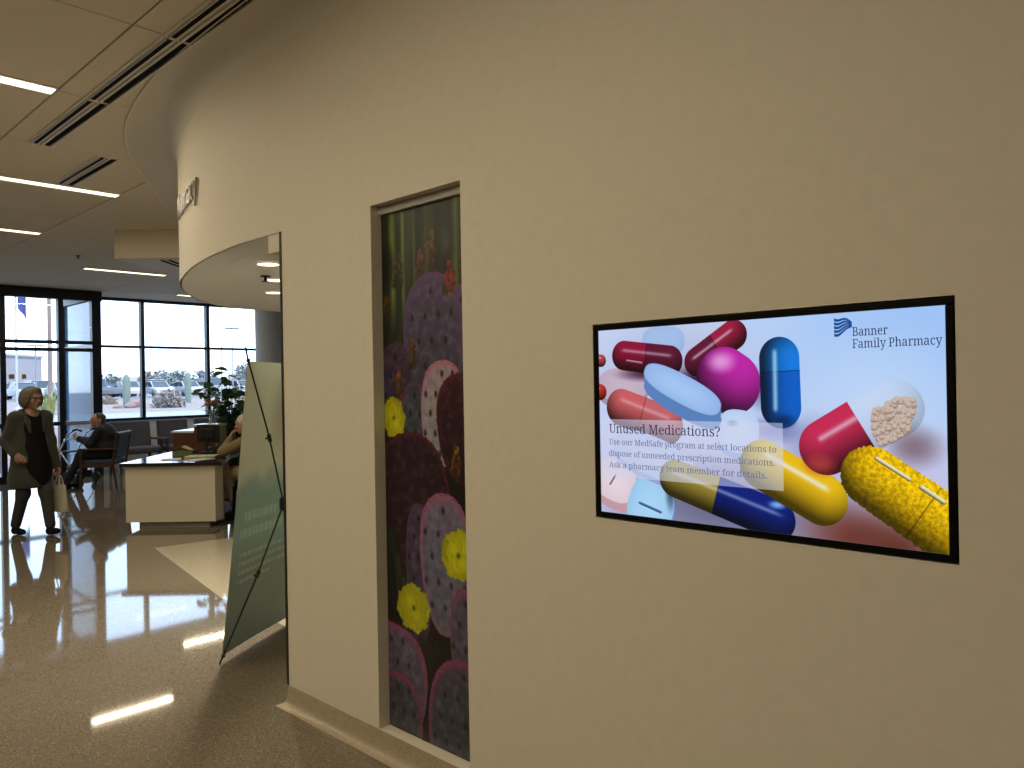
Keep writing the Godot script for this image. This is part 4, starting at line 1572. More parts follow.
	for i in 24:
		var an := TAU * i * 0.382
		var reach := 0.12 + 0.36 * rng.randf()
		var hh := 1.18 + 0.66 * rng.randf() * (1.2 - reach)
		var tip := Vector3(cos(an) * reach, hh, sin(an) * reach)
		var base := Vector3(cos(an) * 0.05, 0.34, sin(an) * 0.05)
		var midp := Vector3(cos(an) * reach * 0.35, hh * 0.72, sin(an) * reach * 0.35)
		mb = MB.new()
		mb.tube([base, midp, tip], [0.010, 0.007, 0.003], 6)
		var st := obj("stem", mb, stalk, pl)
		for k in 10:
			var f := 0.42 + 0.58 * k / 9.0
			var p := base.lerp(midp, f * 2.0) if f < 0.5 else midp.lerp(tip, f * 2.0 - 1.0)
			var la := an + rng.randf_range(-1.6, 1.6)
			var tilt := rng.randf_range(-0.75, 0.35)
			var lf := obj("leaf", leaf_mesh, plant_leaf if (i + k) % 3 else plant_leaf2, st)
			var z := Vector3(cos(la) * cos(tilt), sin(tilt), sin(la) * cos(tilt))
			var xx := Vector3.UP.cross(z).normalized()
			lf.transform = Transform3D(Basis(xx, z.cross(xx), z) * Basis(Vector3.BACK, rng.randf_range(-0.5, 0.5)) * Basis.from_scale(Vector3.ONE * rng.randf_range(0.75, 1.2)), p)

	# grey office chair back behind the desk
	var oc2 := thing("office_chair", "grey office chair standing behind the reception desk", "chair", W(-3.72, 0, 11.1), turn_to(0.3, -1))
	var gf := mat("grey_cloth", lin(0.10, 0.11, 0.12), 0.85)
	mb = MB.new()
	mb.box(Vector3(0, 0.83, -0.2), Vector3(0.40, 0.44, 0.06), 0.025)
	obj("backrest", mb, gf, oc2)
	mb = MB.new()
	mb.box(Vector3(0, 0.48, 0), Vector3(0.44, 0.07, 0.42), 0.03)
	obj("seat", mb, gf, oc2)
	mb = MB.new()
	mb.tube([Vector3(0, 0.06, 0), Vector3(0, 0.46, 0)], 0.025, 10)
	mb.tube([Vector3(0, 0.46, -0.16), Vector3(0, 0.50, -0.25), Vector3(0, 0.7, -0.235)], 0.015, 8)
	obj("post", mb, M.black, oc2)
	for i in 5:
		var d := Vector3(cos(TAU * i / 5), 0, sin(TAU * i / 5))
		mb = MB.new()
		mb.tube([Vector3(0, 0.08, 0), d * 0.27 + Vector3(0, 0.06, 0)], [0.022, 0.014], 8)
		mb.ball(d * 0.27 + Vector3(0, 0.028, 0), Vector3(0.027, 0.027, 0.027), 8)
		obj("foot", mb, M.black, oc2)

func leaf_shape(mb: MB, at: Vector3, dir: Vector3, le: float, wd: float) -> void:
	var side := dir.cross(Vector3.UP)
	side = side.normalized() if side.length() > 0.01 else Vector3.RIGHT
	var up := side.cross(dir).normalized()
	var rows := []
	for i in 6:
		var t := i / 5.0
		var w := wd * 0.5 * sin(PI * pow(t, 0.8)) + 0.001
		var droop := -0.18 * le * t * t
		var c := at + dir * le * t + up * droop
		rows.append([c - side * w + up * w * 0.25, c, c + side * w + up * w * 0.25])
	mb.sheet(rows, up)

# ---------------------------------------------------------------- seats by the windows
func arm_chair(called: String, label: String, at: Vector3, turn: float, cloth: Material, wood: Material, wide := 0.56, arms := true) -> Node3D:
	var t := thing(called, label, "chair", at, turn)
	var hw := wide / 2
	var mb := MB.new()
	mb.box(Vector3(0, 0.435, 0.02), Vector3(wide - 0.07, 0.09, 0.50), 0.025)
	obj("seat", mb, cloth, t)
	mb = MB.new()
	mb.box(Vector3(0, 0.70, -0.255), Vector3(wide - 0.09, 0.42, 0.055), 0.022, Basis(Vector3.RIGHT, -0.16))
	obj("backrest", mb, cloth, t)
	for s in [-1.0, 1.0]:
		mb = MB.new()
		mb.tube([Vector3(s * hw, 0, 0.27), Vector3(s * hw, 0.64 if arms else 0.40, 0.25)], 0.022, 8)
		obj("leg", mb, wood, t)
		mb = MB.new()
		mb.tube([Vector3(s * hw, 0, -0.28), Vector3(s * hw, 0.42, -0.22), Vector3(s * hw, 0.92, -0.30)], 0.022, 8)
		obj("leg", mb, wood, t)
		if arms:
			mb = MB.new()
			mb.box(Vector3(s * hw, 0.655, 0.01), Vector3(0.055, 0.03, 0.60), 0.012)
			obj("armrest", mb, wood, t)
		mb = MB.new()
		mb.box(Vector3(s * hw, 0.385, 0.01), Vector3(0.025, 0.05, 0.50), 0.004)
		obj("side_rail", mb, wood, t)
	mb = MB.new()
	mb.box(Vector3(0, 0.375, 0.26), Vector3(wide - 0.04, 0.05, 0.025), 0.004)
	obj("front_rail", mb, wood, t)
	mb = MB.new()
	mb.box(Vector3(0, 0.90, -0.30), Vector3(wide, 0.04, 0.03), 0.01)
	obj("top_rail", mb, wood, t)
	return t

func waiting_area() -> void:
	var wood := mat("dark_red_wood", lin(0.055, 0.022, 0.016), 0.45)
	var seat_blue := textured("blue_grey_cloth", grain(lin(0.055, 0.06, 0.085), 0.25, 128, 31, 0.3), 0.85, 0.2)
	arm_chair("armchair", "wooden armchair with a blue grey seat under the seated person in black", W(-6.66, 0, 12.55), turn_to(-1, -0.12), seat_blue, wood)
	# upholstered seats along the window wall
	var gcloth := textured("grey_stripe_cloth", grain(lin(0.085, 0.09, 0.115), 0.5, 128, 33, 0.06, Vector2(6.0, 0.4)), 0.85, 0.5)
	for s in [[5.42, 6.26, "between the entrance vestibule and the next one"], [6.34, 7.02, "under the middle window"], [7.10, 7.9, "beside the large plant"]]:
		var wd: float = s[1] - s[0]
		var t := thing("window_bench", "grey upholstered bench " + s[2], "bench", AB((s[0] + s[1]) / 2, 0, 15.75), 0.0, "grey benches under the windows")
		var mb := MB.new()
		mb.box(Vector3(0, 0.42, 0.05), Vector3(wd - 0.06, 0.13, 0.58), 0.03)
		obj("seat", mb, gcloth, t)
		mb = MB.new()
		mb.box(Vector3(0, 0.72, -0.24), Vector3(wd - 0.06, 0.54, 0.10), 0.035, Basis(Vector3.RIGHT, -0.12))
		obj("backrest", mb, gcloth, t)
		for sx in [-1.0, 1.0]:
			for sz in [-0.22, 0.30]:
				mb = MB.new()
				mb.box(Vector3(sx * (wd / 2 - 0.05), 0.18, sz), Vector3(0.045, 0.36, 0.045), 0.004)
				obj("leg", mb, wood, t)
			mb = MB.new()
			mb.box(Vector3(sx * (wd / 2 - 0.02), 0.62, 0.03), Vector3(0.05, 0.035, 0.56), 0.01)
			mb.box(Vector3(sx * (wd / 2 - 0.02), 0.48, 0.28), Vector3(0.04, 0.28, 0.04), 0.004)
			obj("armrest", mb, wood, t)
	# rolling walker
	var wk := thing("walker", "rolling walker with curved black handles by the entrance", "walker", W(-7.62, 0, 13.3), turn_to(-1, 0.1))
	for s in [-1.0, 1.0]:
		var x: float = s * 0.24
		var mb := MB.new()
		mb.tube([Vector3(x, 0.10, 0.28), Vector3(x, 0.55, 0.08), Vector3(x, 0.86, -0.10), Vector3(x, 0.92, -0.20)], 0.013, 8)
		mb.tube([Vector3(x, 0.10, -0.26), Vector3(x, 0.55, 0.04)], 0.013, 8)
		obj("side_frame", mb, M.alu, wk)
		mb = MB.new()
		mb.tube([Vector3(x, 0.915, -0.18), Vector3(x, 0.94, -0.25), Vector3(x, 0.91, -0.34)], 0.019, 8)
		obj("handle", mb, M.black, wk)
		for z in [0.28, -0.26]:
			mb = MB.new()
			var xf := Transform3D(Basis(Vector3.BACK, PI / 2), Vector3(x, 0.085, z))
			mb.lathe([Vector2(0.0, -0.014), Vector2(0.07, -0.014), Vector2(0.085, -0.010), Vector2(0.085, 0.010), Vector2(0.07, 0.014), Vector2(0.0, 0.014)], 20, xf)
			obj("wheel", mb, M.black, wk)
	var q := MB.new()
	q.box(Vector3(0, 0.55, 0.05), Vector3(0.44, 0.03, 0.22), 0.01)
	obj("seat", q, M.black, wk)
	q = MB.new()
	q.tube([Vector3(-0.24, 0.74, -0.03), Vector3(-0.12, 0.76, 0.06), Vector3(0.12, 0.76, 0.06), Vector3(0.24, 0.74, -0.03)], 0.012, 8)
	obj("back_bar", q, M.alu, wk)

# ---------------------------------------------------------------- outside
func land(b: float) -> float:
	if b < 20.0:
		return -0.02
	if b < 31.0:
		return lerpf(-0.02, 0.45, (b - 20.0) / 11.0)
	if b < 73.0:
		return lerpf(0.45, 0.95, (b - 31.0) / 42.0)
	return 0.95

func strip_of_land(b0: float, b1: float, lift: float, n: int) -> MB:
	var mb := MB.new()
	var rows := []
	for i in n + 1:
		var b := lerpf(b0, b1, float(i) / n)
		rows.append([AB(-120, land(b) + lift, b), AB(20, land(b) + lift, b), AB(160, land(b) + lift, b), AB(400, land(b) + lift, b)])
	mb.sheet(rows, Vector3.UP)
	return mb

# a point outside, on the ray that leaves the photographer's eye towards pixel column px, d metres ahead
func out_at(px: float, d: float) -> Vector3:
	var p := W((px - 512.0) / 769.0 * d, 0, d)
	p.y = land(-p.z)
	return p

func outdoors() -> void:
	var gr := setting("ground", "tan desert gravel sloping up to the parking lot outside", "ground")
	var gravel := textured("desert_gravel", grain(lin(0.185, 0.145, 0.12), 0.35, 256, 51, 0.12), 0.95, 3.0)
	obj("gravel", strip_of_land(17.62, 73.0, 0.0, 24), gravel, gr)
	obj("road", strip_of_land(29.0, 38.5, 0.012, 4), mat("concrete_road", lin(0.23, 0.22, 0.215), 0.9), gr)
	obj("kerb", strip_of_land(38.5, 39.0, 0.10, 1), mat("kerb", lin(0.21, 0.20, 0.195), 0.9), gr)
	obj("parking_lot", strip_of_land(68.0, 140.0, 0.02, 4), mat("asphalt", lin(0.17, 0.17, 0.19), 0.9), gr)
	obj("far_land", strip_of_land(140.0, 1500.0, 0.0, 4), gravel, gr)
	# low far hills
	var hi := setting("hills", "low desert hills on the horizon", "hills")
	var no := FastNoiseLite.new()
	no.seed = 4
	no.frequency = 0.004
	var rows := [[], [], []]
	for i in 80:
		var x := -900.0 + i * 16.0
		var p := W(x, 0, 900)
		var hgt := 14.0 + 10.0 * no.get_noise_1d(x * 2.0) + 16.0 * exp(-pow((x + 310.0) / 50.0, 2.0))
		rows[0].append(p + Vector3(0, -5, 0))
		rows[1].append(W(x, hgt * 0.7, 960))
		rows[2].append(W(x, hgt * 1.07, 1000))
	var mb := MB.new()
	mb.sheet(rows, W(0, 0.5, -1))
	obj("ridge", mb, mat("hill", lin(0.24, 0.205, 0.165), 0.95), hi)

	# cars
	var paints := {"white": lin(0.36, 0.36, 0.36), "silver": lin(0.22, 0.225, 0.23), "dark red": lin(0.16, 0.02, 0.02), "dark grey": lin(0.06, 0.065, 0.07), "blue": lin(0.04, 0.07, 0.16), "tan": lin(0.30, 0.25, 0.18)}
	var order := ["silver", "dark red", "white", "white", "dark grey", "silver", "white", "blue", "white", "silver", "white", "tan", "white", "dark red"]
	var glass_m := mat("car_glass", lin(0.03, 0.035, 0.04), 0.08)
	var tyre := mat("tyre", lin(0.012, 0.012, 0.012), 0.8)
	var lamp_m := mat("car_lamp", lin(0.5, 0.1, 0.08), 0.3)
	var n := 0
	for row in [[74.5, 14], [83.0, 13], [92.0, 12]]:
		for k in row[1]:
			if (n * 7) % 11 == 4:
				n += 1
				continue
			var col: String = order[(n * 5 + k) % order.size()]
			var a: float = 16.0 + k * 2.75 + (row[0] - 74.5) * 0.4
			var suv := (n * 3) % 4 == 1
			var lab: String = "%s %s parked in the %s row of the lot" % [col, "sport utility car" if suv else "saloon car", ["first", "second", "third"][[74.5, 83.0, 92.0].find(row[0])]]
			car(AB(a, land(row[0]) + 0.02, row[0]), (0.0 if n % 2 else PI) + 0.04 * sin(n), lab, mat("car_paint", paints[col], 0.25), glass_m, tyre, lamp_m, suv)
			n += 1

	# saguaros
	var cactus := mat("saguaro_green", lin(0.15, 0.19, 0.16), 0.8)
	for s in [[126.5, 45.0, 1.95, 0.21, "stout green saguaro column beside a pinkish boulder"], [188.0, 52.0, 2.1, 0.20, "saguaro column farther off behind the dry bush"]]:
		var t := thing("saguaro", s[4], "cactus", out_at(s[0], s[1]) - Vector3(0, 0.03, 0))
		mb = MB.new()
		var rws := []
		var prof := [[0.0, 0.80], [0.15, 0.92], [0.45, 1.0], [0.75, 0.98], [0.90, 0.80], [0.965, 0.5], [0.99, 0.2], [1.0, 0.02]]
		for p in prof:
			var row := []
			for k in 49:
				var an := TAU * k / 48.0
				var r: float = s[3] * p[1] * (1.0 + 0.08 * cos(an * 14.0))
				row.append(Vector3(cos(an) * r, p[0] * s[2], sin(an) * r))
			rws.append(row)
		mb.sheet(rws, Vector3(cos(PI), 0, 0))
		obj("ribbed_stem", mb, cactus, t)
		mb = MB.new()
		for k in 14:
			var an := TAU * k / 14.0
			for j in 9:
				var hh: float = s[2] * (0.1 + 0.09 * j)
				mb.ball(Vector3(cos(an), 0, sin(an)) * s[3] * 1.06 + Vector3(0, hh, 0), Vector3(0.012, 0.012, 0.012), 4)
		var sp := obj("spines", mb, mat("spine", lin(0.45, 0.40, 0.32), 0.9), t)
		sp.set_meta("kind", "stuff")
	# boulders
	var rock_m := mat("pink_rock", lin(0.20, 0.135, 0.125), 0.95)
	var i_r := 0
	for s in [[136.0, 44.0, 0.42, "large pinkish boulder leaning by the stout saguaro"], [117.5, 42.5, 0.20, "small boulder in front of the stout saguaro"], [130.0, 43.0, 0.26, "low boulder between the saguaro and the large rock"]]:
		mb = MB.new()
		rock(mb, s[2], 60 + i_r)
		var o := obj("boulder", mb, rock_m)
		o.position = out_at(s[0], s[1]) + Vector3(0, s[2] * 0.30, 0)
		tag(o, s[3], "boulder")
		i_r += 1
	# bushes and grasses
	bush(out_at(168, 43.0), 0.95, 1.05, lin(0.20, 0.175, 0.16), 300, 71, "dry greyish brown bush on the gravel", 0.16)
	bush(out_at(82, 29.5), 0.75, 0.7, lin(0.20, 0.19, 0.10), 260, 72, "low olive bush outside the entrance", 0.14)
	bush(out_at(108, 50.0), 0.6, 0.5, lin(0.26, 0.20, 0.15), 160, 73, "small brown bush by the road bend", 0.14)
	grass(out_at(48, 27.0), 1.35, 90, 81, "tall yellow green desert grass clump outside the doors")
	grass(out_at(38, 28.2), 0.8, 70, 82, "shorter grass clump beside the tall one")
	# far trees
	var k_t := 0
	for s in [[150, 118.0, 2.6], [163, 125.0, 3.0], [181, 112.0, 2.4], [205, 130.0, 3.2], [246, 120.0, 3.6], [255, 128.0, 4.0], [112, 122.0, 2.4]]:
		bush(out_at(s[0], s[1]) + Vector3(0, 1.0, 0), s[2] * 0.8, s[2], lin(0.19, 0.20, 0.19), 260, 90 + k_t, "grey green desert tree " + ["behind the stout saguaro", "above the parked cars left of the bush", "over the dry bush", "behind the second row of cars", "at the foot of the low hill", "nearest the far column side of the lot", "near the vestibule side of the lot"][k_t], 0.5, true)
		k_t += 1
	# poles
	pole_thing("flag_pole", "tall silver flag pole outside the entrance", "pole", out_at(17.0, 40.0), 8.2, 0.055, mat("pole_silver", lin(0.40, 0.41, 0.43), 0.4, 0.5))
	var fp := out_at(17.0, 40.0)
	var fl := thing("flag", "blue flag hanging limp on the flag pole", "flag", fp + Vector3(0, 5.2, 0))
	mb = MB.new()
	var fr := []
	for i in 7:
		var row := []
		for k in 7:
			row.append(W(0.07 + 0.085 * k, 1.4 - 0.2 * i - 0.04 * k * (1.0 + 0.3 * i), 0.06 * sin(k * 1.7 + i * 0.3)) )
		fr.append(row)
	mb.sheet(fr, W(0, 0, -1))
	var cloth := mat("flag_blue", lin(0.05, 0.055, 0.20), 0.8)
	obj("cloth", mb, cloth, fl)
	mb = MB.new()
	mb.tube([W(0.06, 1.42, 0), W(0.06, 0.1, 0)], 0.012, 6)
	obj("halyard", mb, mat("rope", lin(0.4, 0.4, 0.4), 0.8), fl)
	pole_thing("utility_pole", "brown wooden utility pole beyond the entrance doors", "pole", out_at(50.5, 58.0), 10.5, 0.17, mat("pole_wood", lin(0.20, 0.15, 0.13), 0.9))
	pole_thing("antenna_mast", "thin grey mast rising above the window frame", "pole", out_at(222.0, 62.0), 12.0, 0.05, mat("mast", lin(0.26, 0.27, 0.30), 0.6))
	for s in [[233.0, 72.0, 6.3, "parking lot lamp post with a flat head behind the plant"], [36.0, 60.0, 4.3, "short dark lamp post in front of the pale building"]]:
		var p := out_at(s[0], s[1])
		var t := pole_thing("lamp_post", s[3], "lamp post", p, s[2], 0.07, mat("post_grey", lin(0.20, 0.21, 0.23), 0.6))
		mb = MB.new()
		mb.box(Vector3(0, s[2] + 0.05, 0), Vector3(1.3, 0.14, 0.35), 0.03, Basis(Vector3.UP, turn_to(0, 1)))
		obj("lamp_head", mb, mat("post_head", lin(0.16, 0.17, 0.19), 0.6), t)
	# pale building
	var bd := thing("far_building", "pale grey flat roofed building beyond the entrance", "building", W(-68.9, 0.9, 96.0), turn_to(0, -1))
	mb = MB.new()
	mb.box(Vector3(0, 2.6, 0), Vector3(15.0, 5.2, 9.0), 0.0)
	obj("wall", mb, mat("building_wall", lin(0.24, 0.225, 0.235), 0.9), bd)
	mb = MB.new()
	mb.box(Vector3(0, 5.3, 0), Vector3(15.3, 0.3, 9.3), 0.03)
	obj("parapet", mb, mat("parapet", lin(0.26, 0.25, 0.27), 0.9), bd)
	for i in 4:
		mb = MB.new()
		mb.box(Vector3(-5.6 + i * 3.7, 2.9, 4.5), Vector3(1.5, 1.4, 0.08), 0.02)
		var wf := obj("window", mb, mat("window_frame", lin(0.5, 0.5, 0.5), 0.6), bd)
		mb = MB.new()
		mb.box(Vector3(-5.6 + i * 3.7, 2.9, 4.55), Vector3(1.3, 1.2, 0.02))
		obj("pane", mb, mat("window_pane", lin(0.12, 0.14, 0.17), 0.1), wf)

func pole_thing(called: String, label: String, category: String, at: Vector3, h: float, r: float, m: Material) -> Node3D:
	var t := thing(called, label, category, at)
	var mb := MB.new()
	mb.tube([Vector3(0, -0.05, 0), Vector3(0, h * 0.5, 0), Vector3(0, h, 0)], [r, r * 0.85, r * 0.7], 10)
	obj("shaft", mb, m, t)
	mb = MB.new()
	mb.lathe([Vector2(r * 2.4, 0.0), Vector2(r * 2.4, 0.12), Vector2(r * 1.1, 0.20)], 12)
	obj("base", mb, m, t)
	return t

func rock(mb: MB, r: float, seed_no: int) -> void:
	var no := FastNoiseLite.new()
	no.seed = seed_no
	no.frequency = 0.9
	var rows := []
	for i in 9:
		var th := PI * (0.02 + 0.96 * i / 8.0)
		var row := []
		for k in 13:
			var ph := TAU * (k % 12) / 12.0
			var d := Vector3(sin(th) * cos(ph), cos(th), sin(th) * sin(ph))
			row.append(d * Vector3(1.25, 0.8, 1.0) * r * (1.0 + 0.35 * no.get_noise_3dv(d * 1.3)))
		rows.append(row)
	mb.sheet(rows, Vector3(-1, 0, 0))

func bush(at: Vector3, r: float, h: float, c: Color, n: int, seed_no: int, label: String, leaf: float, tree := false) -> void:
	var t := thing("desert_tree" if tree else "bush", label, "tree" if tree else "bush", at)
	var rng := RandomNumberGenerator.new()
	rng.seed = seed_no
	var mb := MB.new()
	var tw := MB.new()
	for i in n:
		var d := Vector3(rng.randfn(), absf(rng.randfn()), rng.randfn()).normalized()
		var p := d * Vector3(r, h, r) * pow(rng.randf(), 0.35)
		p.y = maxf(p.y, 0.02)
		for q in 2:
			var u := Vector3(rng.randfn(), rng.randfn() * 0.7, rng.randfn()).normalized()
			var w := u.cross(Vector3(rng.randfn(), rng.randfn(), rng.randfn())).normalized()
			var c0 := p + w * leaf * rng.randf_range(-0.5, 0.5)
			mb.tri(c0 - u * leaf, c0 + u * leaf, c0 + w * leaf * 0.55, d)
		if i % 6 == 0:
			tw.tube([Vector3(d.x, 0, d.z) * 0.08 * r, p * 0.55 + Vector3(0, 0.05 * h, 0), p], [0.02 * r, 0.012 * r, 0.004 * r], 4, false)
	var f := obj("foliage", mb, mat("bush_leaf", c, 0.9), t)
	f.set_meta("kind", "stuff")
	if tree:
		tw.tube([Vector3(0, -1.05, 0), Vector3(0.1, -0.4, 0.05), Vector3(0, 0.4 * h, 0)], [0.16, 0.12, 0.06], 6)
	obj("trunk" if tree else "twigs", tw, mat("twig", lin(0.12, 0.095, 0.07), 0.9), t)

func grass(at: Vector3, h: float, n: int, seed_no: int, label: String) -> void:
	var t := thing("grass_clump", label, "grass", at)
	var rng := RandomNumberGenerator.new()
	rng.seed = seed_no
	for half in 2:
		var mb := MB.new()
		for i in n:
			var an := rng.randf() * TAU
			var le := h * rng.randf_range(0.6, 1.05)
			var sp := rng.randf_range(0.1, 0.55)
			var d := Vector3(cos(an), 0, sin(an))
			var s := Vector3(-d.z, 0, d.x) * 0.014
			var b0 := d * 0.12 * rng.randf()
			var m0 := b0 + d * sp * le * 0.4 + Vector3(0, le * 0.65, 0)
			var e := b0 + d * sp * le + Vector3(0, le * (1.0 - 0.3 * sp), 0)
			mb.quad(b0 - s, b0 + s, m0 + s * 0.8, m0 - s * 0.8, d + Vector3.UP)
			mb.tri(m0 - s * 0.8, m0 + s * 0.8, e, d + Vector3.UP)
		var o := obj("blades", mb, mat("grass_blade", lin(0.30, 0.30, 0.10) if half else lin(0.22, 0.24, 0.10), 0.8), t)
		o.set_meta("kind", "stuff")

func car(at: Vector3, turn: float, label: String, paint: Material, glass: Material, tyre: Material, lamp: Material, suv: bool) -> void:
	var t := thing("parked_car", label, "car", at, turn, "cars in the parking lot")
	var top := 1.72 if suv else 1.44
	# side outline: z along the car, y up; lower body then cabin
	var low := [[-2.25, 0.32], [-2.28, 0.62], [-2.15, 0.86 if not suv else 0.98], [-1.2, 0.92 if not suv else 1.02], [0.8, 0.92 if not suv else 1.04], [1.95, 0.80 if not suv else 0.96], [2.25, 0.66], [2.28, 0.34]]
	var mb := MB.new()
	loft_side(mb, low, 0.90, 0.06)
	obj("body", mb, paint, t)
	var cab := [[-1.75 if suv else -1.45, 0.88], [-1.45 if suv else -0.75, top - 0.03], [0.1, top], [0.35, top - 0.03], [1.15, 0.88]]
	if suv:
		cab[0] = [-2.1, 0.95]
		cab[1] = [-1.85, top - 0.03]
		cab[2] = [0.2, top]
		cab[3] = [0.5, top - 0.03]
		cab[4] = [1.2, 0.98]
	mb = MB.new()
	loft_side(mb, cab, 0.78, 0.12)
	obj("cabin_glass", mb, glass, t)
	mb = MB.new()
	var r0: float = cab[1][0]
	mb.box(Vector3(0, top - 0.005, (r0 + 0.35) / 2), Vector3(1.40, 0.05, 0.42 - r0), 0.02)
	for s in [-1.0, 1.0]:
		mb.tube([Vector3(s * 0.74, 0.9, cab[0][0] + 0.08), Vector3(s * 0.68, top, r0 + 0.1)], 0.05, 6)
		mb.tube([Vector3(s * 0.74, 0.9, 1.1), Vector3(s * 0.68, top, 0.32)], 0.04, 6)
		mb.tube([Vector3(s * 0.78, 0.9, -0.2), Vector3(s * 0.70, top, -0.2)], 0.04, 6)
	obj("roof", mb, paint, t)
	for sx in [-1.0, 1.0]:
		for z in [-1.35, 1.40]:
			mb = MB.new()
			mb.lathe([Vector2(0.0, -0.10), Vector2(0.28, -0.10), Vector2(0.33, -0.07), Vector2(0.33, 0.07), Vector2(0.28, 0.10), Vector2(0.0, 0.10)], 16, Transform3D(Basis(Vector3.BACK, PI / 2), Vector3(sx * 0.80, 0.33, z)))
			obj("wheel", mb, tyre, t)
		mb = MB.new()
		mb.box(Vector3(sx * 0.68, 0.72, -2.25), Vector3(0.30, 0.14, 0.06), 0.02)
		obj("tail_lamp", mb, lamp, t)

# a solid from its side outline (z, y), with the edges drawn in by "round"
func loft_side(mb: MB, outline: Array, half: float, round: float) -> void:
	var xs := [-half, -half + round, half - round, half]
	var c := Vector2.ZERO
	for p in outline:
		c += Vector2(p[0], p[1])
	c /= outline.size()
	var rows := []
	for i in 4:
		var row := []
		for p in outline:
			var q := Vector2(p[0], p[1])
			if i == 0 or i == 3:
				q = q.lerp(c, 0.08)
			row.append(Vector3(xs[i], q.y, q.x))
		rows.append(row)
	for i in 3:
		for k in outline.size() - 1:
			var m: Vector3 = (rows[i][k] + rows[i + 1][k + 1]) * 0.5
			mb.quad(rows[i][k], rows[i][k + 1], rows[i + 1][k + 1], rows[i + 1][k], m - Vector3(0, c.y - 0.1, c.x))
	for e in [0, 3]:
		var poly := PackedVector2Array()
		for p in rows[e]:
			poly.append(Vector2(p.z, p.y))
		var tr := Geometry2D.triangulate_polygon(poly)
		for i in range(0, tr.size(), 3):
			mb.tri(rows[e][tr[i]], rows[e][tr[i + 1]], rows[e][tr[i + 2]], Vector3(xs[e], 0, 0))
	mb.quad(rows[0][0], rows[3][0], rows[3][outline.size() - 1], rows[0][outline.size() - 1], Vector3.DOWN)

# ---------------------------------------------------------------- people
func head_shapes(c: Vector3, bs: Basis, s := 1.0) -> Array:
	var e := func(p: Vector3, r: Vector3) -> Array:
		return ["e", c + bs * (p * s), r * s, bs]
	var out := [e.call(Vector3(0, 0.025, -0.012), Vector3(0.073, 0.092, 0.092)), e.call(Vector3(0, -0.040, 0.022), Vector3(0.056, 0.066, 0.064)), e.call(Vector3(0, 0.040, 0.040), Vector3(0.058, 0.05, 0.05))]
	out.append(["c", c + bs * (Vector3(0, 0.018, 0.086) * s), c + bs * (Vector3(0, -0.022, 0.106) * s), 0.008 * s, 0.013 * s])
	out.append(e.call(Vector3(0, -0.056, 0.080), Vector3(0.022, 0.007, 0.012)))
	out.append(e.call(Vector3(0, -0.092, 0.062), Vector3(0.022, 0.018, 0.018)))
	for x in [-1.0, 1.0]:
		out.append(e.call(Vector3(x * 0.076, 0.0, -0.012), Vector3(0.010, 0.032, 0.020)))
		out.append(e.call(Vector3(x * 0.038, -0.018, 0.064), Vector3(0.022, 0.022, 0.020)))
		out.append(e.call(Vector3(x * 0.030, 0.034, 0.082), Vector3(0.022, 0.008, 0.010)))
	return out

func eyes(c: Vector3, bs: Basis, parent: Node, s := 1.0) -> void:
	for x in [-1.0, 1.0]:
		var mb := MB.new()
		mb.ball(c + bs * (Vector3(x * 0.030, 0.016, 0.080) * s), Vector3(0.013, 0.009, 0.009) * s, 10, bs)
		var eye := obj("eye", mb, mat("eye_white", lin(0.55, 0.53, 0.50), 0.2), parent)
		mb = MB.new()
		mb.ball(c + bs * (Vector3(x * 0.030, 0.016, 0.0875) * s), Vector3(0.006, 0.006, 0.003) * s, 8, bs)
		obj("iris", mb, mat("iris", lin(0.05, 0.03, 0.02), 0.2), eye)

# palm and five bent fingers; "thumb" gives the side the thumb leaves on
func hand_shapes(wrist: Vector3, dir: Vector3, palm: Vector3, thumb: float, curl: float) -> Array:
	var d := dir.normalized()
	var p := (palm - d * palm.dot(d)).normalized()
	var s := d.cross(p).normalized() * thumb
	var bs := Basis(s, d, p)
	if bs.determinant() < 0.0:
		bs = Basis(-s, d, p)
	var out := [["e", wrist + d * 0.045, Vector3(0.040, 0.052, 0.017), bs], ["c", wrist - d * 0.02, wrist + d * 0.02, 0.024, 0.024]]
	var lens := [0.070, 0.079, 0.073, 0.058]
	for i in 4:
		var b := wrist + d * (0.084 - 0.004 * absf(i - 1.2)) + s * (0.028 - 0.0185 * i)
		var a0 := curl * 0.6
		var d1 := d * cos(a0) + p * sin(a0)
		var m: Vector3 = b + d1 * lens[i] * 0.48
		var d2 := d * cos(a0 + curl) + p * sin(a0 + curl)
		var e: Vector3 = m + d2 * lens[i] * 0.32
		var d3 := d * cos(a0 + curl * 1.7) + p * sin(a0 + curl * 1.7)
		out.append(["c", b - d * 0.02, b, 0.010, 0.0095])
		out.append(["c", b, m, 0.0095, 0.0085])
		out.append(["c", m, e, 0.0085, 0.008])
		out.append(["c", e, e + d3 * lens[i] * 0.26, 0.008, 0.007])
	var t0 := wrist + d * 0.028 + s * 0.030
	var t1 := t0 + (d * 0.65 + s * 0.65 + p * 0.3).normalized() * 0.034
	var t2 := t1 + (d * 0.9 + s * 0.15 + p * (0.3 + curl * 0.3)).normalized() * 0.030
	out.append(["c", wrist + d * 0.01 + s * 0.015, t0, 0.014, 0.0125])
	out.append(["c", t0, t1, 0.0115, 0.010])
	out.append(["c", t1, t2, 0.010, 0.008])
	return out

func cap(a: Vector3, b: Vector3, ra: float, rb: float) -> Array:
	return ["c", a, b, ra, rb]

func people() -> void:
	walking_person()
	seated_person()
	desk_person()

func skin_mesh(t: Node3D, body: Array, head: Array, hands: Array, skin: Material) -> void:
	var mb := MB.new()
	blob(mb, body, [], 0.018, 0.05)
	blob(mb, head, [], 0.0055, 0.022)
	for h in hands:
		blob(mb, h, [], 0.0045, 0.006)
	obj("body", mb, skin, t)

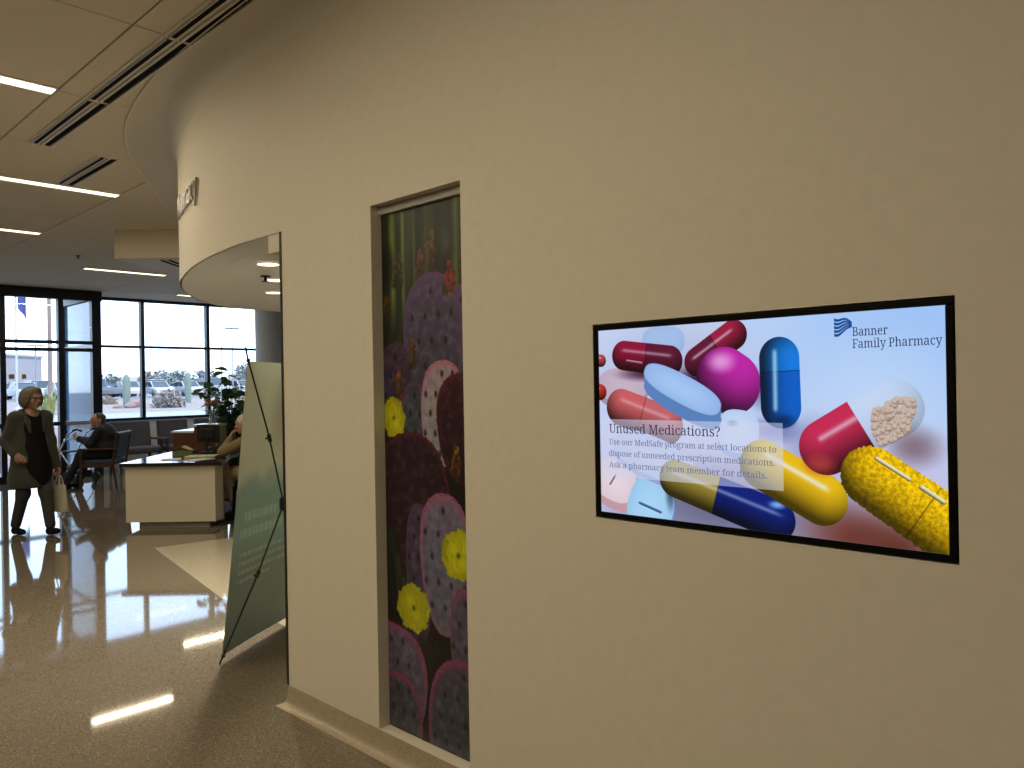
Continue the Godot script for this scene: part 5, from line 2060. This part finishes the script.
func garment(called: String, t: Node3D, shapes: Array, cuts: Array, m: Material, cell := 0.013, k := 0.045) -> MeshInstance3D:
	var mb := MB.new()
	blob(mb, shapes, cuts, cell, k)
	return obj(called, mb, m, t)

# local axes of a person: z ahead, x to the person's left, y up
func walking_person() -> void:
	var t := thing("person", "walking person in an open grey green coat over black carrying a pale bag", "person", W(-5.36, 0, 8.55), turn_to(0.87, -0.5))
	var skin := mat("skin", lin(0.30, 0.165, 0.115), 0.55)
	var V := func(x: float, y: float, z: float) -> Vector3: return Vector3(x, y, z)
	var hc: Vector3 = V.call(0, 1.505, 0.045)
	var hb := Basis(Vector3.UP, 0.12) * Basis(Vector3.RIGHT, 0.08)
	var hip_l := Vector3(0.085, 0.86, 0)
	var hip_r := Vector3(-0.085, 0.86, 0)
	var kn_l := Vector3(0.08, 0.475, 0.13)
	var kn_r := Vector3(-0.085, 0.465, -0.01)
	var an_l := Vector3(0.075, 0.085, 0.22)
	var an_r := Vector3(-0.085, 0.085, -0.17)
	var sh_l := Vector3(0.165, 1.305, 0)
	var sh_r := Vector3(-0.165, 1.305, 0)
	var el_l := Vector3(0.215, 1.03, 0.0)
	var el_r := Vector3(-0.225, 1.05, -0.08)
	var wr_l := Vector3(0.235, 0.74, 0.09)
	var wr_r := Vector3(-0.20, 0.90, 0.06)
	var body := [["e", Vector3(0, 1.20, 0), Vector3(0.145, 0.17, 0.095)], ["e", Vector3(0, 1.0, 0), Vector3(0.125, 0.17, 0.09)], ["e", Vector3(0, 0.88, -0.01), Vector3(0.15, 0.12, 0.11)],
		cap(Vector3(0, 1.30, -0.01), Vector3(0, 1.44, 0.02), 0.055, 0.048), cap(Vector3(0, 1.32, 0), sh_l, 0.05, 0.045), cap(Vector3(0, 1.32, 0), sh_r, 0.05, 0.045),
		cap(hip_l, kn_l, 0.072, 0.045), cap(kn_l, an_l, 0.045, 0.033), cap(hip_r, kn_r, 0.072, 0.045), cap(kn_r, an_r, 0.045, 0.033),
		cap(sh_l, el_l, 0.042, 0.033), cap(el_l, wr_l, 0.033, 0.024), cap(sh_r, el_r, 0.042, 0.033), cap(el_r, wr_r, 0.033, 0.024)]
	var head := head_shapes(hc, hb) + [cap(Vector3(0, 1.36, -0.005), hc + Vector3(0, -0.05, -0.02), 0.054, 0.05)]
	var hand_r := hand_shapes(wr_r, Vector3(0.15, -0.35, 0.9), Vector3(0.9, -0.3, -0.2), -1.0, 0.55)
	var hand_l := hand_shapes(wr_l, Vector3(0.0, -0.9, 0.35), Vector3(-0.9, 0.0, 0.1), 1.0, 1.15)
	skin_mesh(t, body, head, [hand_r, hand_l], skin)
	eyes(hc, hb, t)
	# hair: short, full, brown-grey
	var hair := [["e", hc + hb * Vector3(0, 0.048, -0.026), Vector3(0.108, 0.092, 0.110), hb], ["e", hc + hb * Vector3(0, -0.015, -0.070), Vector3(0.102, 0.105, 0.075), hb], ["e", hc + hb * Vector3(0.082, -0.008, -0.015), Vector3(0.036, 0.082, 0.062), hb], ["e", hc + hb * Vector3(-0.082, -0.008, -0.015), Vector3(0.036, 0.082, 0.062), hb], ["e", hc + hb * Vector3(0.02, 0.104, 0.015), Vector3(0.062, 0.03, 0.055), hb]]
	garment("hair", t, hair, [["e", hc + hb * Vector3(0, -0.040, 0.100), Vector3(0.064, 0.096, 0.088), hb]], textured("hair_brown_grey", grain(lin(0.105, 0.085, 0.06), 0.7, 128, 61, 0.2, Vector2(1.0, 0.2)), 0.6, 0.25), 0.007, 0.02)
	# spectacles
	var mb := MB.new()
	for x in [-1.0, 1.0]:
		var ring := []
		for k in 13:
			var a := TAU * k / 12.0
			ring.append(hc + hb * Vector3(x * 0.032 + cos(a) * 0.022, 0.014 + sin(a) * 0.016, 0.103))
		mb.tube(ring, 0.0016, 5, false)
		mb.tube([hc + hb * Vector3(x * 0.054, 0.02, 0.102), hc + hb * Vector3(x * 0.080, 0.018, 0.0)], 0.0016, 5)
	mb.tube([hc + hb * Vector3(-0.010, 0.018, 0.105), hc + hb * Vector3(0.010, 0.018, 0.105)], 0.0016, 5)
	obj("spectacles", mb, M.black, t)
	# trousers
	var grey := textured("grey_trousers", grain(lin(0.036, 0.037, 0.035), 0.2, 128, 62, 0.2), 0.85, 0.2)
	garment("trousers", t, [["e", Vector3(0, 0.88, -0.01), Vector3(0.165, 0.11, 0.12)], cap(hip_l, kn_l, 0.090, 0.066), cap(kn_l, an_l + Vector3(0, 0.03, 0), 0.066, 0.052), cap(hip_r, kn_r, 0.090, 0.066), cap(kn_r, an_r + Vector3(0, 0.03, 0), 0.066, 0.052)], [["p", Vector3(0, 0.075, 0), Vector3.DOWN]], grey)
	# black top
	garment("top", t, [["e", Vector3(0, 1.19, 0.012), Vector3(0.155, 0.20, 0.118)], ["e", Vector3(0, 0.98, 0.02), Vector3(0.150, 0.22, 0.135)], ["e", Vector3(0.015, 0.72, 0.035), Vector3(0.170, 0.34, 0.165)]], [["p", Vector3(0, 0.55, 0), Vector3.DOWN], ["e", Vector3(0, 1.385, 0.07), Vector3(0.075, 0.08, 0.09)]], M.black_matte)
	# coat: open in front, knee length
	var coat := textured("coat_cloth", grain(lin(0.036, 0.036, 0.030), 0.25, 128, 63, 0.25), 0.9, 0.15)
	coat.rim_enabled = true
	coat.rim = 0.3
	coat.rim_tint = 0.8
	var cs := [["e", Vector3(0, 1.20, -0.012), Vector3(0.185, 0.19, 0.130)], ["e", Vector3(0, 1.0, -0.005), Vector3(0.178, 0.24, 0.142)], ["e", Vector3(0, 0.80, -0.01), Vector3(0.200, 0.26, 0.175)], ["e", Vector3(0, 0.62, -0.02), Vector3(0.225, 0.24, 0.205)],
		cap(sh_l + Vector3(-0.02, 0.01, 0), sh_l, 0.062, 0.062), cap(sh_r + Vector3(0.02, 0.01, 0), sh_r, 0.062, 0.062), cap(sh_l, el_l, 0.064, 0.054), cap(el_l, wr_l, 0.054, 0.044), cap(sh_r, el_r, 0.064, 0.054), cap(el_r, wr_r, 0.054, 0.044)]
	garment("coat", t, cs, [["p", Vector3(0, 0.53, 0), Vector3.DOWN], ["c", Vector3(0.04, 1.34, 0.185), Vector3(0.09, 0.48, 0.275), 0.052, 0.105], ["e", Vector3(0, 1.40, 0.04), Vector3(0.08, 0.10, 0.09)], ["p", wr_l, (wr_l - el_l).normalized()] if false else ["e", wr_l + Vector3(0, -0.055, 0.02), Vector3(0.05, 0.05, 0.05)], ["e", wr_r + Vector3(0.01, -0.025, 0.052), Vector3(0.05, 0.05, 0.05)]], coat)
	# turned-down collar and lapels
	mb = MB.new()
	for x in [-1.0, 1.0]:
		mb.tube([Vector3(0, 1.395, -0.085), Vector3(x * 0.075, 1.385, -0.045), Vector3(x * 0.098, 1.35, 0.03), Vector3(x * 0.085, 1.26, 0.105), Vector3(x * 0.072, 1.14, 0.130)], [0.030, 0.032, 0.034, 0.026, 0.010], 8, true, 0.45)
	obj("collar", mb, coat, t)
	# shoes
	for s in [[an_l, Basis(Vector3.RIGHT, -0.10), 0.012], [an_r, Basis(Vector3.RIGHT, 0.06), 0.0]]:
		var a: Vector3 = s[0]
		var b: Basis = s[1]
		garment("shoe", t, [["e", Vector3(a.x, 0.046, a.z - 0.01), Vector3(0.040, 0.046, 0.055), b], ["e", Vector3(a.x, 0.038 + s[2], a.z + 0.085), Vector3(0.046, 0.036, 0.088), b]], [["p", Vector3(0, 0.004, 0), Vector3.DOWN]], M.black_matte, 0.008, 0.03)
	# bag hanging from the hand
	var grip := wr_l + Vector3(-0.008, -0.075, 0.045)
	var gw := t.transform * grip
	var bag := thing("handbag", "pale cream shopping bag hanging from the walking person's hand", "bag", gw, turn_to(0.87, -0.5))
	var bm := textured("bag_cloth", grain(lin(0.46, 0.43, 0.32), 0.12, 128, 64, 0.1), 0.8, 0.3)
	mb = MB.new()
	var rows := []
	for i in 9:
		var f := i / 8.0
		var row := []
		for k in 25:
			var a := TAU * k / 24.0
			var wdt := lerpf(0.105, 0.150, pow(f, 0.7))
			var dp := lerpf(0.025, 0.055, f) * (1.0 + 0.10 * sin(3.0 * a + f * 4.0))
			if i == 8:
				wdt *= 0.93
			row.append(Vector3(signf(sin(a)) * pow(absf(sin(a)), 0.6) * dp, -0.13 - 0.30 * f + 0.008 * sin(a * 5.0) * (1.0 - f), cos(a) * wdt))
		rows.append(row)
	mb.sheet(rows, Vector3(-1, 0, 0))
	mb.lathe([Vector2(0.0, 0.0), Vector2(1.0, 0.0)], 24, Transform3D(Basis(Vector3(0.05, 0, 0), Vector3(0, 1, 0), Vector3(0, 0, 0.138)), Vector3(0, -0.43, 0)))
	obj("pouch", mb, bm, bag)
	for x in [-1.0, 1.0]:
		mb = MB.new()
		mb.tube([Vector3(x * 0.022, -0.15, -0.055), Vector3(x * 0.014, -0.06, -0.03), Vector3(0.0, 0.0, 0.0), Vector3(x * 0.014, -0.06, 0.03), Vector3(x * 0.022, -0.15, 0.055)], 0.006, 6)
		obj("handle", mb, bm, bag)

func seated_person() -> void:
	var t := thing("person", "seated person in black looking round from a wooden armchair", "person", W(-6.66, 0, 12.55), turn_to(-1, -0.12))
	var skin := mat("skin_light", lin(0.42, 0.24, 0.18), 0.55)
	var hc := Vector3(0.03, 1.105, 0.10)
	var hb := Basis(Vector3.UP, 0.75) * Basis(Vector3.RIGHT, -0.12)
	var hip_l := Vector3(0.09, 0.575, -0.08)
	var hip_r := Vector3(-0.09, 0.575, -0.08)
	var kn_l := Vector3(0.11, 0.545, 0.33)
	var kn_r := Vector3(-0.12, 0.545, 0.31)
	var an_l := Vector3(0.12, 0.085, 0.55)
	var an_r := Vector3(-0.13, 0.085, 0.46)
	var sh_l := Vector3(0.19, 0.955, 0.0)
	var sh_r := Vector3(-0.19, 0.955, 0.02)
	var el_l := Vector3(0.24, 0.74, 0.14)
	var el_r := Vector3(-0.22, 0.74, 0.16)
	var wr_l := Vector3(0.12, 0.83, 0.36)
	var wr_r := Vector3(-0.06, 0.80, 0.36)
	var body := [["e", Vector3(0, 0.85, -0.02), Vector3(0.15, 0.17, 0.10)], ["e", Vector3(0, 0.66, -0.06), Vector3(0.14, 0.16, 0.11)], cap(Vector3(0, 0.94, 0.0), Vector3(0.01, 1.04, 0.06), 0.058, 0.052), cap(Vector3(0, 0.94, 0), sh_l, 0.05, 0.05), cap(Vector3(0, 0.94, 0), sh_r, 0.05, 0.05),
		cap(hip_l, kn_l, 0.075, 0.05), cap(kn_l, an_l, 0.05, 0.035), cap(hip_r, kn_r, 0.075, 0.05), cap(kn_r, an_r, 0.05, 0.035), cap(sh_l, el_l, 0.044, 0.036), cap(el_l, wr_l, 0.036, 0.026), cap(sh_r, el_r, 0.044, 0.036), cap(el_r, wr_r, 0.036, 0.026)]
	var head := head_shapes(hc, hb, 1.03) + [cap(Vector3(0, 0.98, 0.02), hc + Vector3(0, -0.05, -0.02), 0.056, 0.052)]
	skin_mesh(t, body, head, [hand_shapes(wr_l, Vector3(-0.3, 0.55, 0.75), Vector3(-0.8, -0.2, -0.3), 1.0, 0.6), hand_shapes(wr_r, Vector3(0.4, 0.3, 0.8), Vector3(0.7, -0.3, -0.3), -1.0, 0.6)], skin)
	eyes(hc, hb, t, 1.03)
	garment("hair", t, [["e", hc + hb * Vector3(0, 0.045, -0.028), Vector3(0.088, 0.085, 0.100), hb], ["e", hc + hb * Vector3(0, -0.01, -0.055), Vector3(0.082, 0.08, 0.065), hb]], [["e", hc + hb * Vector3(0, -0.03, 0.085), Vector3(0.07, 0.10, 0.08), hb]], mat("dark_grey_hair", lin(0.045, 0.038, 0.032), 0.6), 0.008, 0.02)
	var dark := textured("black_coat", grain(lin(0.011, 0.012, 0.016), 0.3, 128, 65, 0.2), 0.85, 0.2)
	garment("coat", t, [["e", Vector3(0, 0.86, -0.01), Vector3(0.22, 0.20, 0.175)], ["e", Vector3(0, 0.66, -0.02), Vector3(0.225, 0.20, 0.195)], cap(sh_l, el_l, 0.072, 0.064), cap(el_l, wr_l, 0.062, 0.046), cap(sh_r, el_r, 0.072, 0.064), cap(el_r, wr_r, 0.062, 0.046), ["e", Vector3(0, 0.60, 0.10), Vector3(0.19, 0.09, 0.20)]], [["p", Vector3(0, 0.485, 0), Vector3.DOWN], ["e", hc + Vector3(0, -0.03, 0.03), Vector3(0.09, 0.075, 0.10)]], dark, 0.014)
	garment("trousers", t, [cap(hip_l, kn_l, 0.092, 0.076), cap(kn_l, an_l + Vector3(0, 0.04, 0), 0.076, 0.056), cap(hip_r, kn_r, 0.092, 0.076), cap(kn_r, an_r + Vector3(0, 0.04, 0), 0.076, 0.056)], [["p", Vector3(0, 0.485, -0.2), Vector3(0, -1, 0)] if false else ["p", Vector3(0, 0.08, 0), Vector3.DOWN]], dark, 0.014)
	var mb := MB.new()
	var ring := []
	for k in 13:
		var a := TAU * k / 12.0
		ring.append(Vector3(0.015 + cos(a) * 0.068, 1.005 + 0.012 * sin(a), 0.045 + sin(a) * 0.066))
	mb.tube(ring, 0.020, 8, false)
	obj("pale_scarf", mb, mat("pale_scarf", lin(0.45, 0.42, 0.40), 0.8), t)
	mb = MB.new()
	mb.tube([wr_l - (wr_l - el_l).normalized() * 0.012, wr_l + (wr_l - el_l).normalized() * 0.012], 0.05, 12, true)
	obj("white_cuff", mb, mat("white_cuff", lin(0.6, 0.6, 0.6), 0.7), t)
	for a in [an_l, an_r]:
		garment("shoe", t, [["e", Vector3(a.x, 0.052, a.z - 0.01), Vector3(0.044, 0.050, 0.06)], ["e", Vector3(a.x, 0.042, a.z + 0.09), Vector3(0.050, 0.040, 0.095)]], [["p", Vector3(0, 0.004, 0), Vector3.DOWN]], M.black_matte, 0.009, 0.03)

func desk_person() -> void:
	var at := W(-3.10, 0, 9.50)
	var turn := turn_to(-1, 0.05)
	arm_chair("desk_chair", "dark chair under the seated person in a beige jacket", at, turn, mat("black_cloth", lin(0.02, 0.02, 0.022), 0.85), M.black_matte, 0.50, false)
	var t := thing("person", "seated person with white hair and beige jacket resting chin on hands", "person", at, turn)
	var skin := mat("skin_warm", lin(0.44, 0.23, 0.16), 0.55)
	var hc := Vector3(0.0, 1.135, 0.225)
	var hb := Basis(Vector3.UP, 0.1) * Basis(Vector3.RIGHT, 0.10)
	var hip_l := Vector3(0.09, 0.565, -0.06)
	var hip_r := Vector3(-0.09, 0.565, -0.06)
	var kn_l := Vector3(0.13, 0.545, 0.41)
	var kn_r := Vector3(-0.09, 0.545, 0.40)
	var an_l := Vector3(0.12, 0.085, 0.30)
	var an_r := Vector3(-0.10, 0.085, 0.28)
	var sh_l := Vector3(0.17, 0.965, 0.11)
	var sh_r := Vector3(-0.17, 0.965, 0.11)
	var el_l := Vector3(0.17, 0.82, 0.42)
	var el_r := Vector3(-0.15, 0.82, 0.42)
	var wr_l := Vector3(0.045, 0.965, 0.38)
	var wr_r := Vector3(-0.04, 0.955, 0.38)
	var body := [["e", Vector3(0, 0.875, 0.07), Vector3(0.14, 0.17, 0.10)], ["e", Vector3(0, 0.68, -0.02), Vector3(0.135, 0.17, 0.11)], cap(Vector3(0, 0.95, 0.11), Vector3(0, 1.06, 0.19), 0.055, 0.05), cap(Vector3(0, 0.955, 0.11), sh_l, 0.05, 0.045), cap(Vector3(0, 0.955, 0.11), sh_r, 0.05, 0.045),
		cap(hip_l, kn_l, 0.07, 0.048), cap(kn_l, an_l, 0.048, 0.034), cap(hip_r, kn_r, 0.07, 0.048), cap(kn_r, an_r, 0.048, 0.034), cap(sh_l, el_l, 0.042, 0.034), cap(el_l, wr_l, 0.034, 0.025), cap(sh_r, el_r, 0.042, 0.034), cap(el_r, wr_r, 0.034, 0.025)]
	var head := head_shapes(hc, hb) + [cap(Vector3(0, 0.99, 0.14), hc + Vector3(0, -0.05, -0.02), 0.054, 0.05)]
	skin_mesh(t, body, head, [hand_shapes(wr_l, Vector3(-0.35, 0.9, -0.15), Vector3(-0.5, 0.1, -0.9), 1.0, 0.7), hand_shapes(wr_r, Vector3(0.35, 0.9, -0.15), Vector3(0.5, 0.1, -0.9), -1.0, 0.7)], skin)
	eyes(hc, hb, t)
	garment("hair", t, [["e", hc + hb * Vector3(0, 0.05, -0.028), Vector3(0.090, 0.088, 0.102), hb], ["e", hc + hb * Vector3(0, -0.01, -0.058), Vector3(0.084, 0.085, 0.065), hb]], [["e", hc + hb * Vector3(0, -0.035, 0.085), Vector3(0.07, 0.10, 0.08), hb]], mat("white_hair", lin(0.62, 0.56, 0.42), 0.6), 0.008, 0.02)
	var tan_m := textured("beige_jacket", grain(lin(0.24, 0.18, 0.10), 0.25, 128, 66, 0.2), 0.9, 0.2)
	garment("jacket", t, [["e", Vector3(0, 0.875, 0.065), Vector3(0.180, 0.185, 0.135)], ["e", Vector3(0, 0.68, -0.015), Vector3(0.185, 0.20, 0.150)], cap(sh_l, el_l, 0.066, 0.058), cap(el_l, wr_l, 0.056, 0.044), cap(sh_r, el_r, 0.066, 0.058), cap(el_r, wr_r, 0.056, 0.044)], [["p", Vector3(0, 0.50, 0), Vector3.DOWN], ["e", hc + Vector3(0, -0.03, 0.02), Vector3(0.085, 0.085, 0.095)]], tan_m, 0.014)
	garment("trousers", t, [cap(hip_l, kn_l, 0.085, 0.068), cap(kn_l, an_l + Vector3(0, 0.10, 0), 0.068, 0.060), cap(hip_r, kn_r, 0.085, 0.068), cap(kn_r, an_r + Vector3(0, 0.10, 0), 0.068, 0.060)], [["p", Vector3(0, 0.15, 0), Vector3.DOWN]], mat("beige_trousers", lin(0.46, 0.38, 0.26), 0.85), 0.014)
	for a in [an_l, an_r]:
		garment("shoe", t, [["e", Vector3(a.x, 0.050, a.z - 0.01), Vector3(0.040, 0.048, 0.055)], ["e", Vector3(a.x, 0.040, a.z + 0.085), Vector3(0.046, 0.038, 0.088)]], [["p", Vector3(0, 0.004, 0), Vector3.DOWN]], mat("maroon_shoe", lin(0.05, 0.012, 0.012), 0.6), 0.009, 0.03)
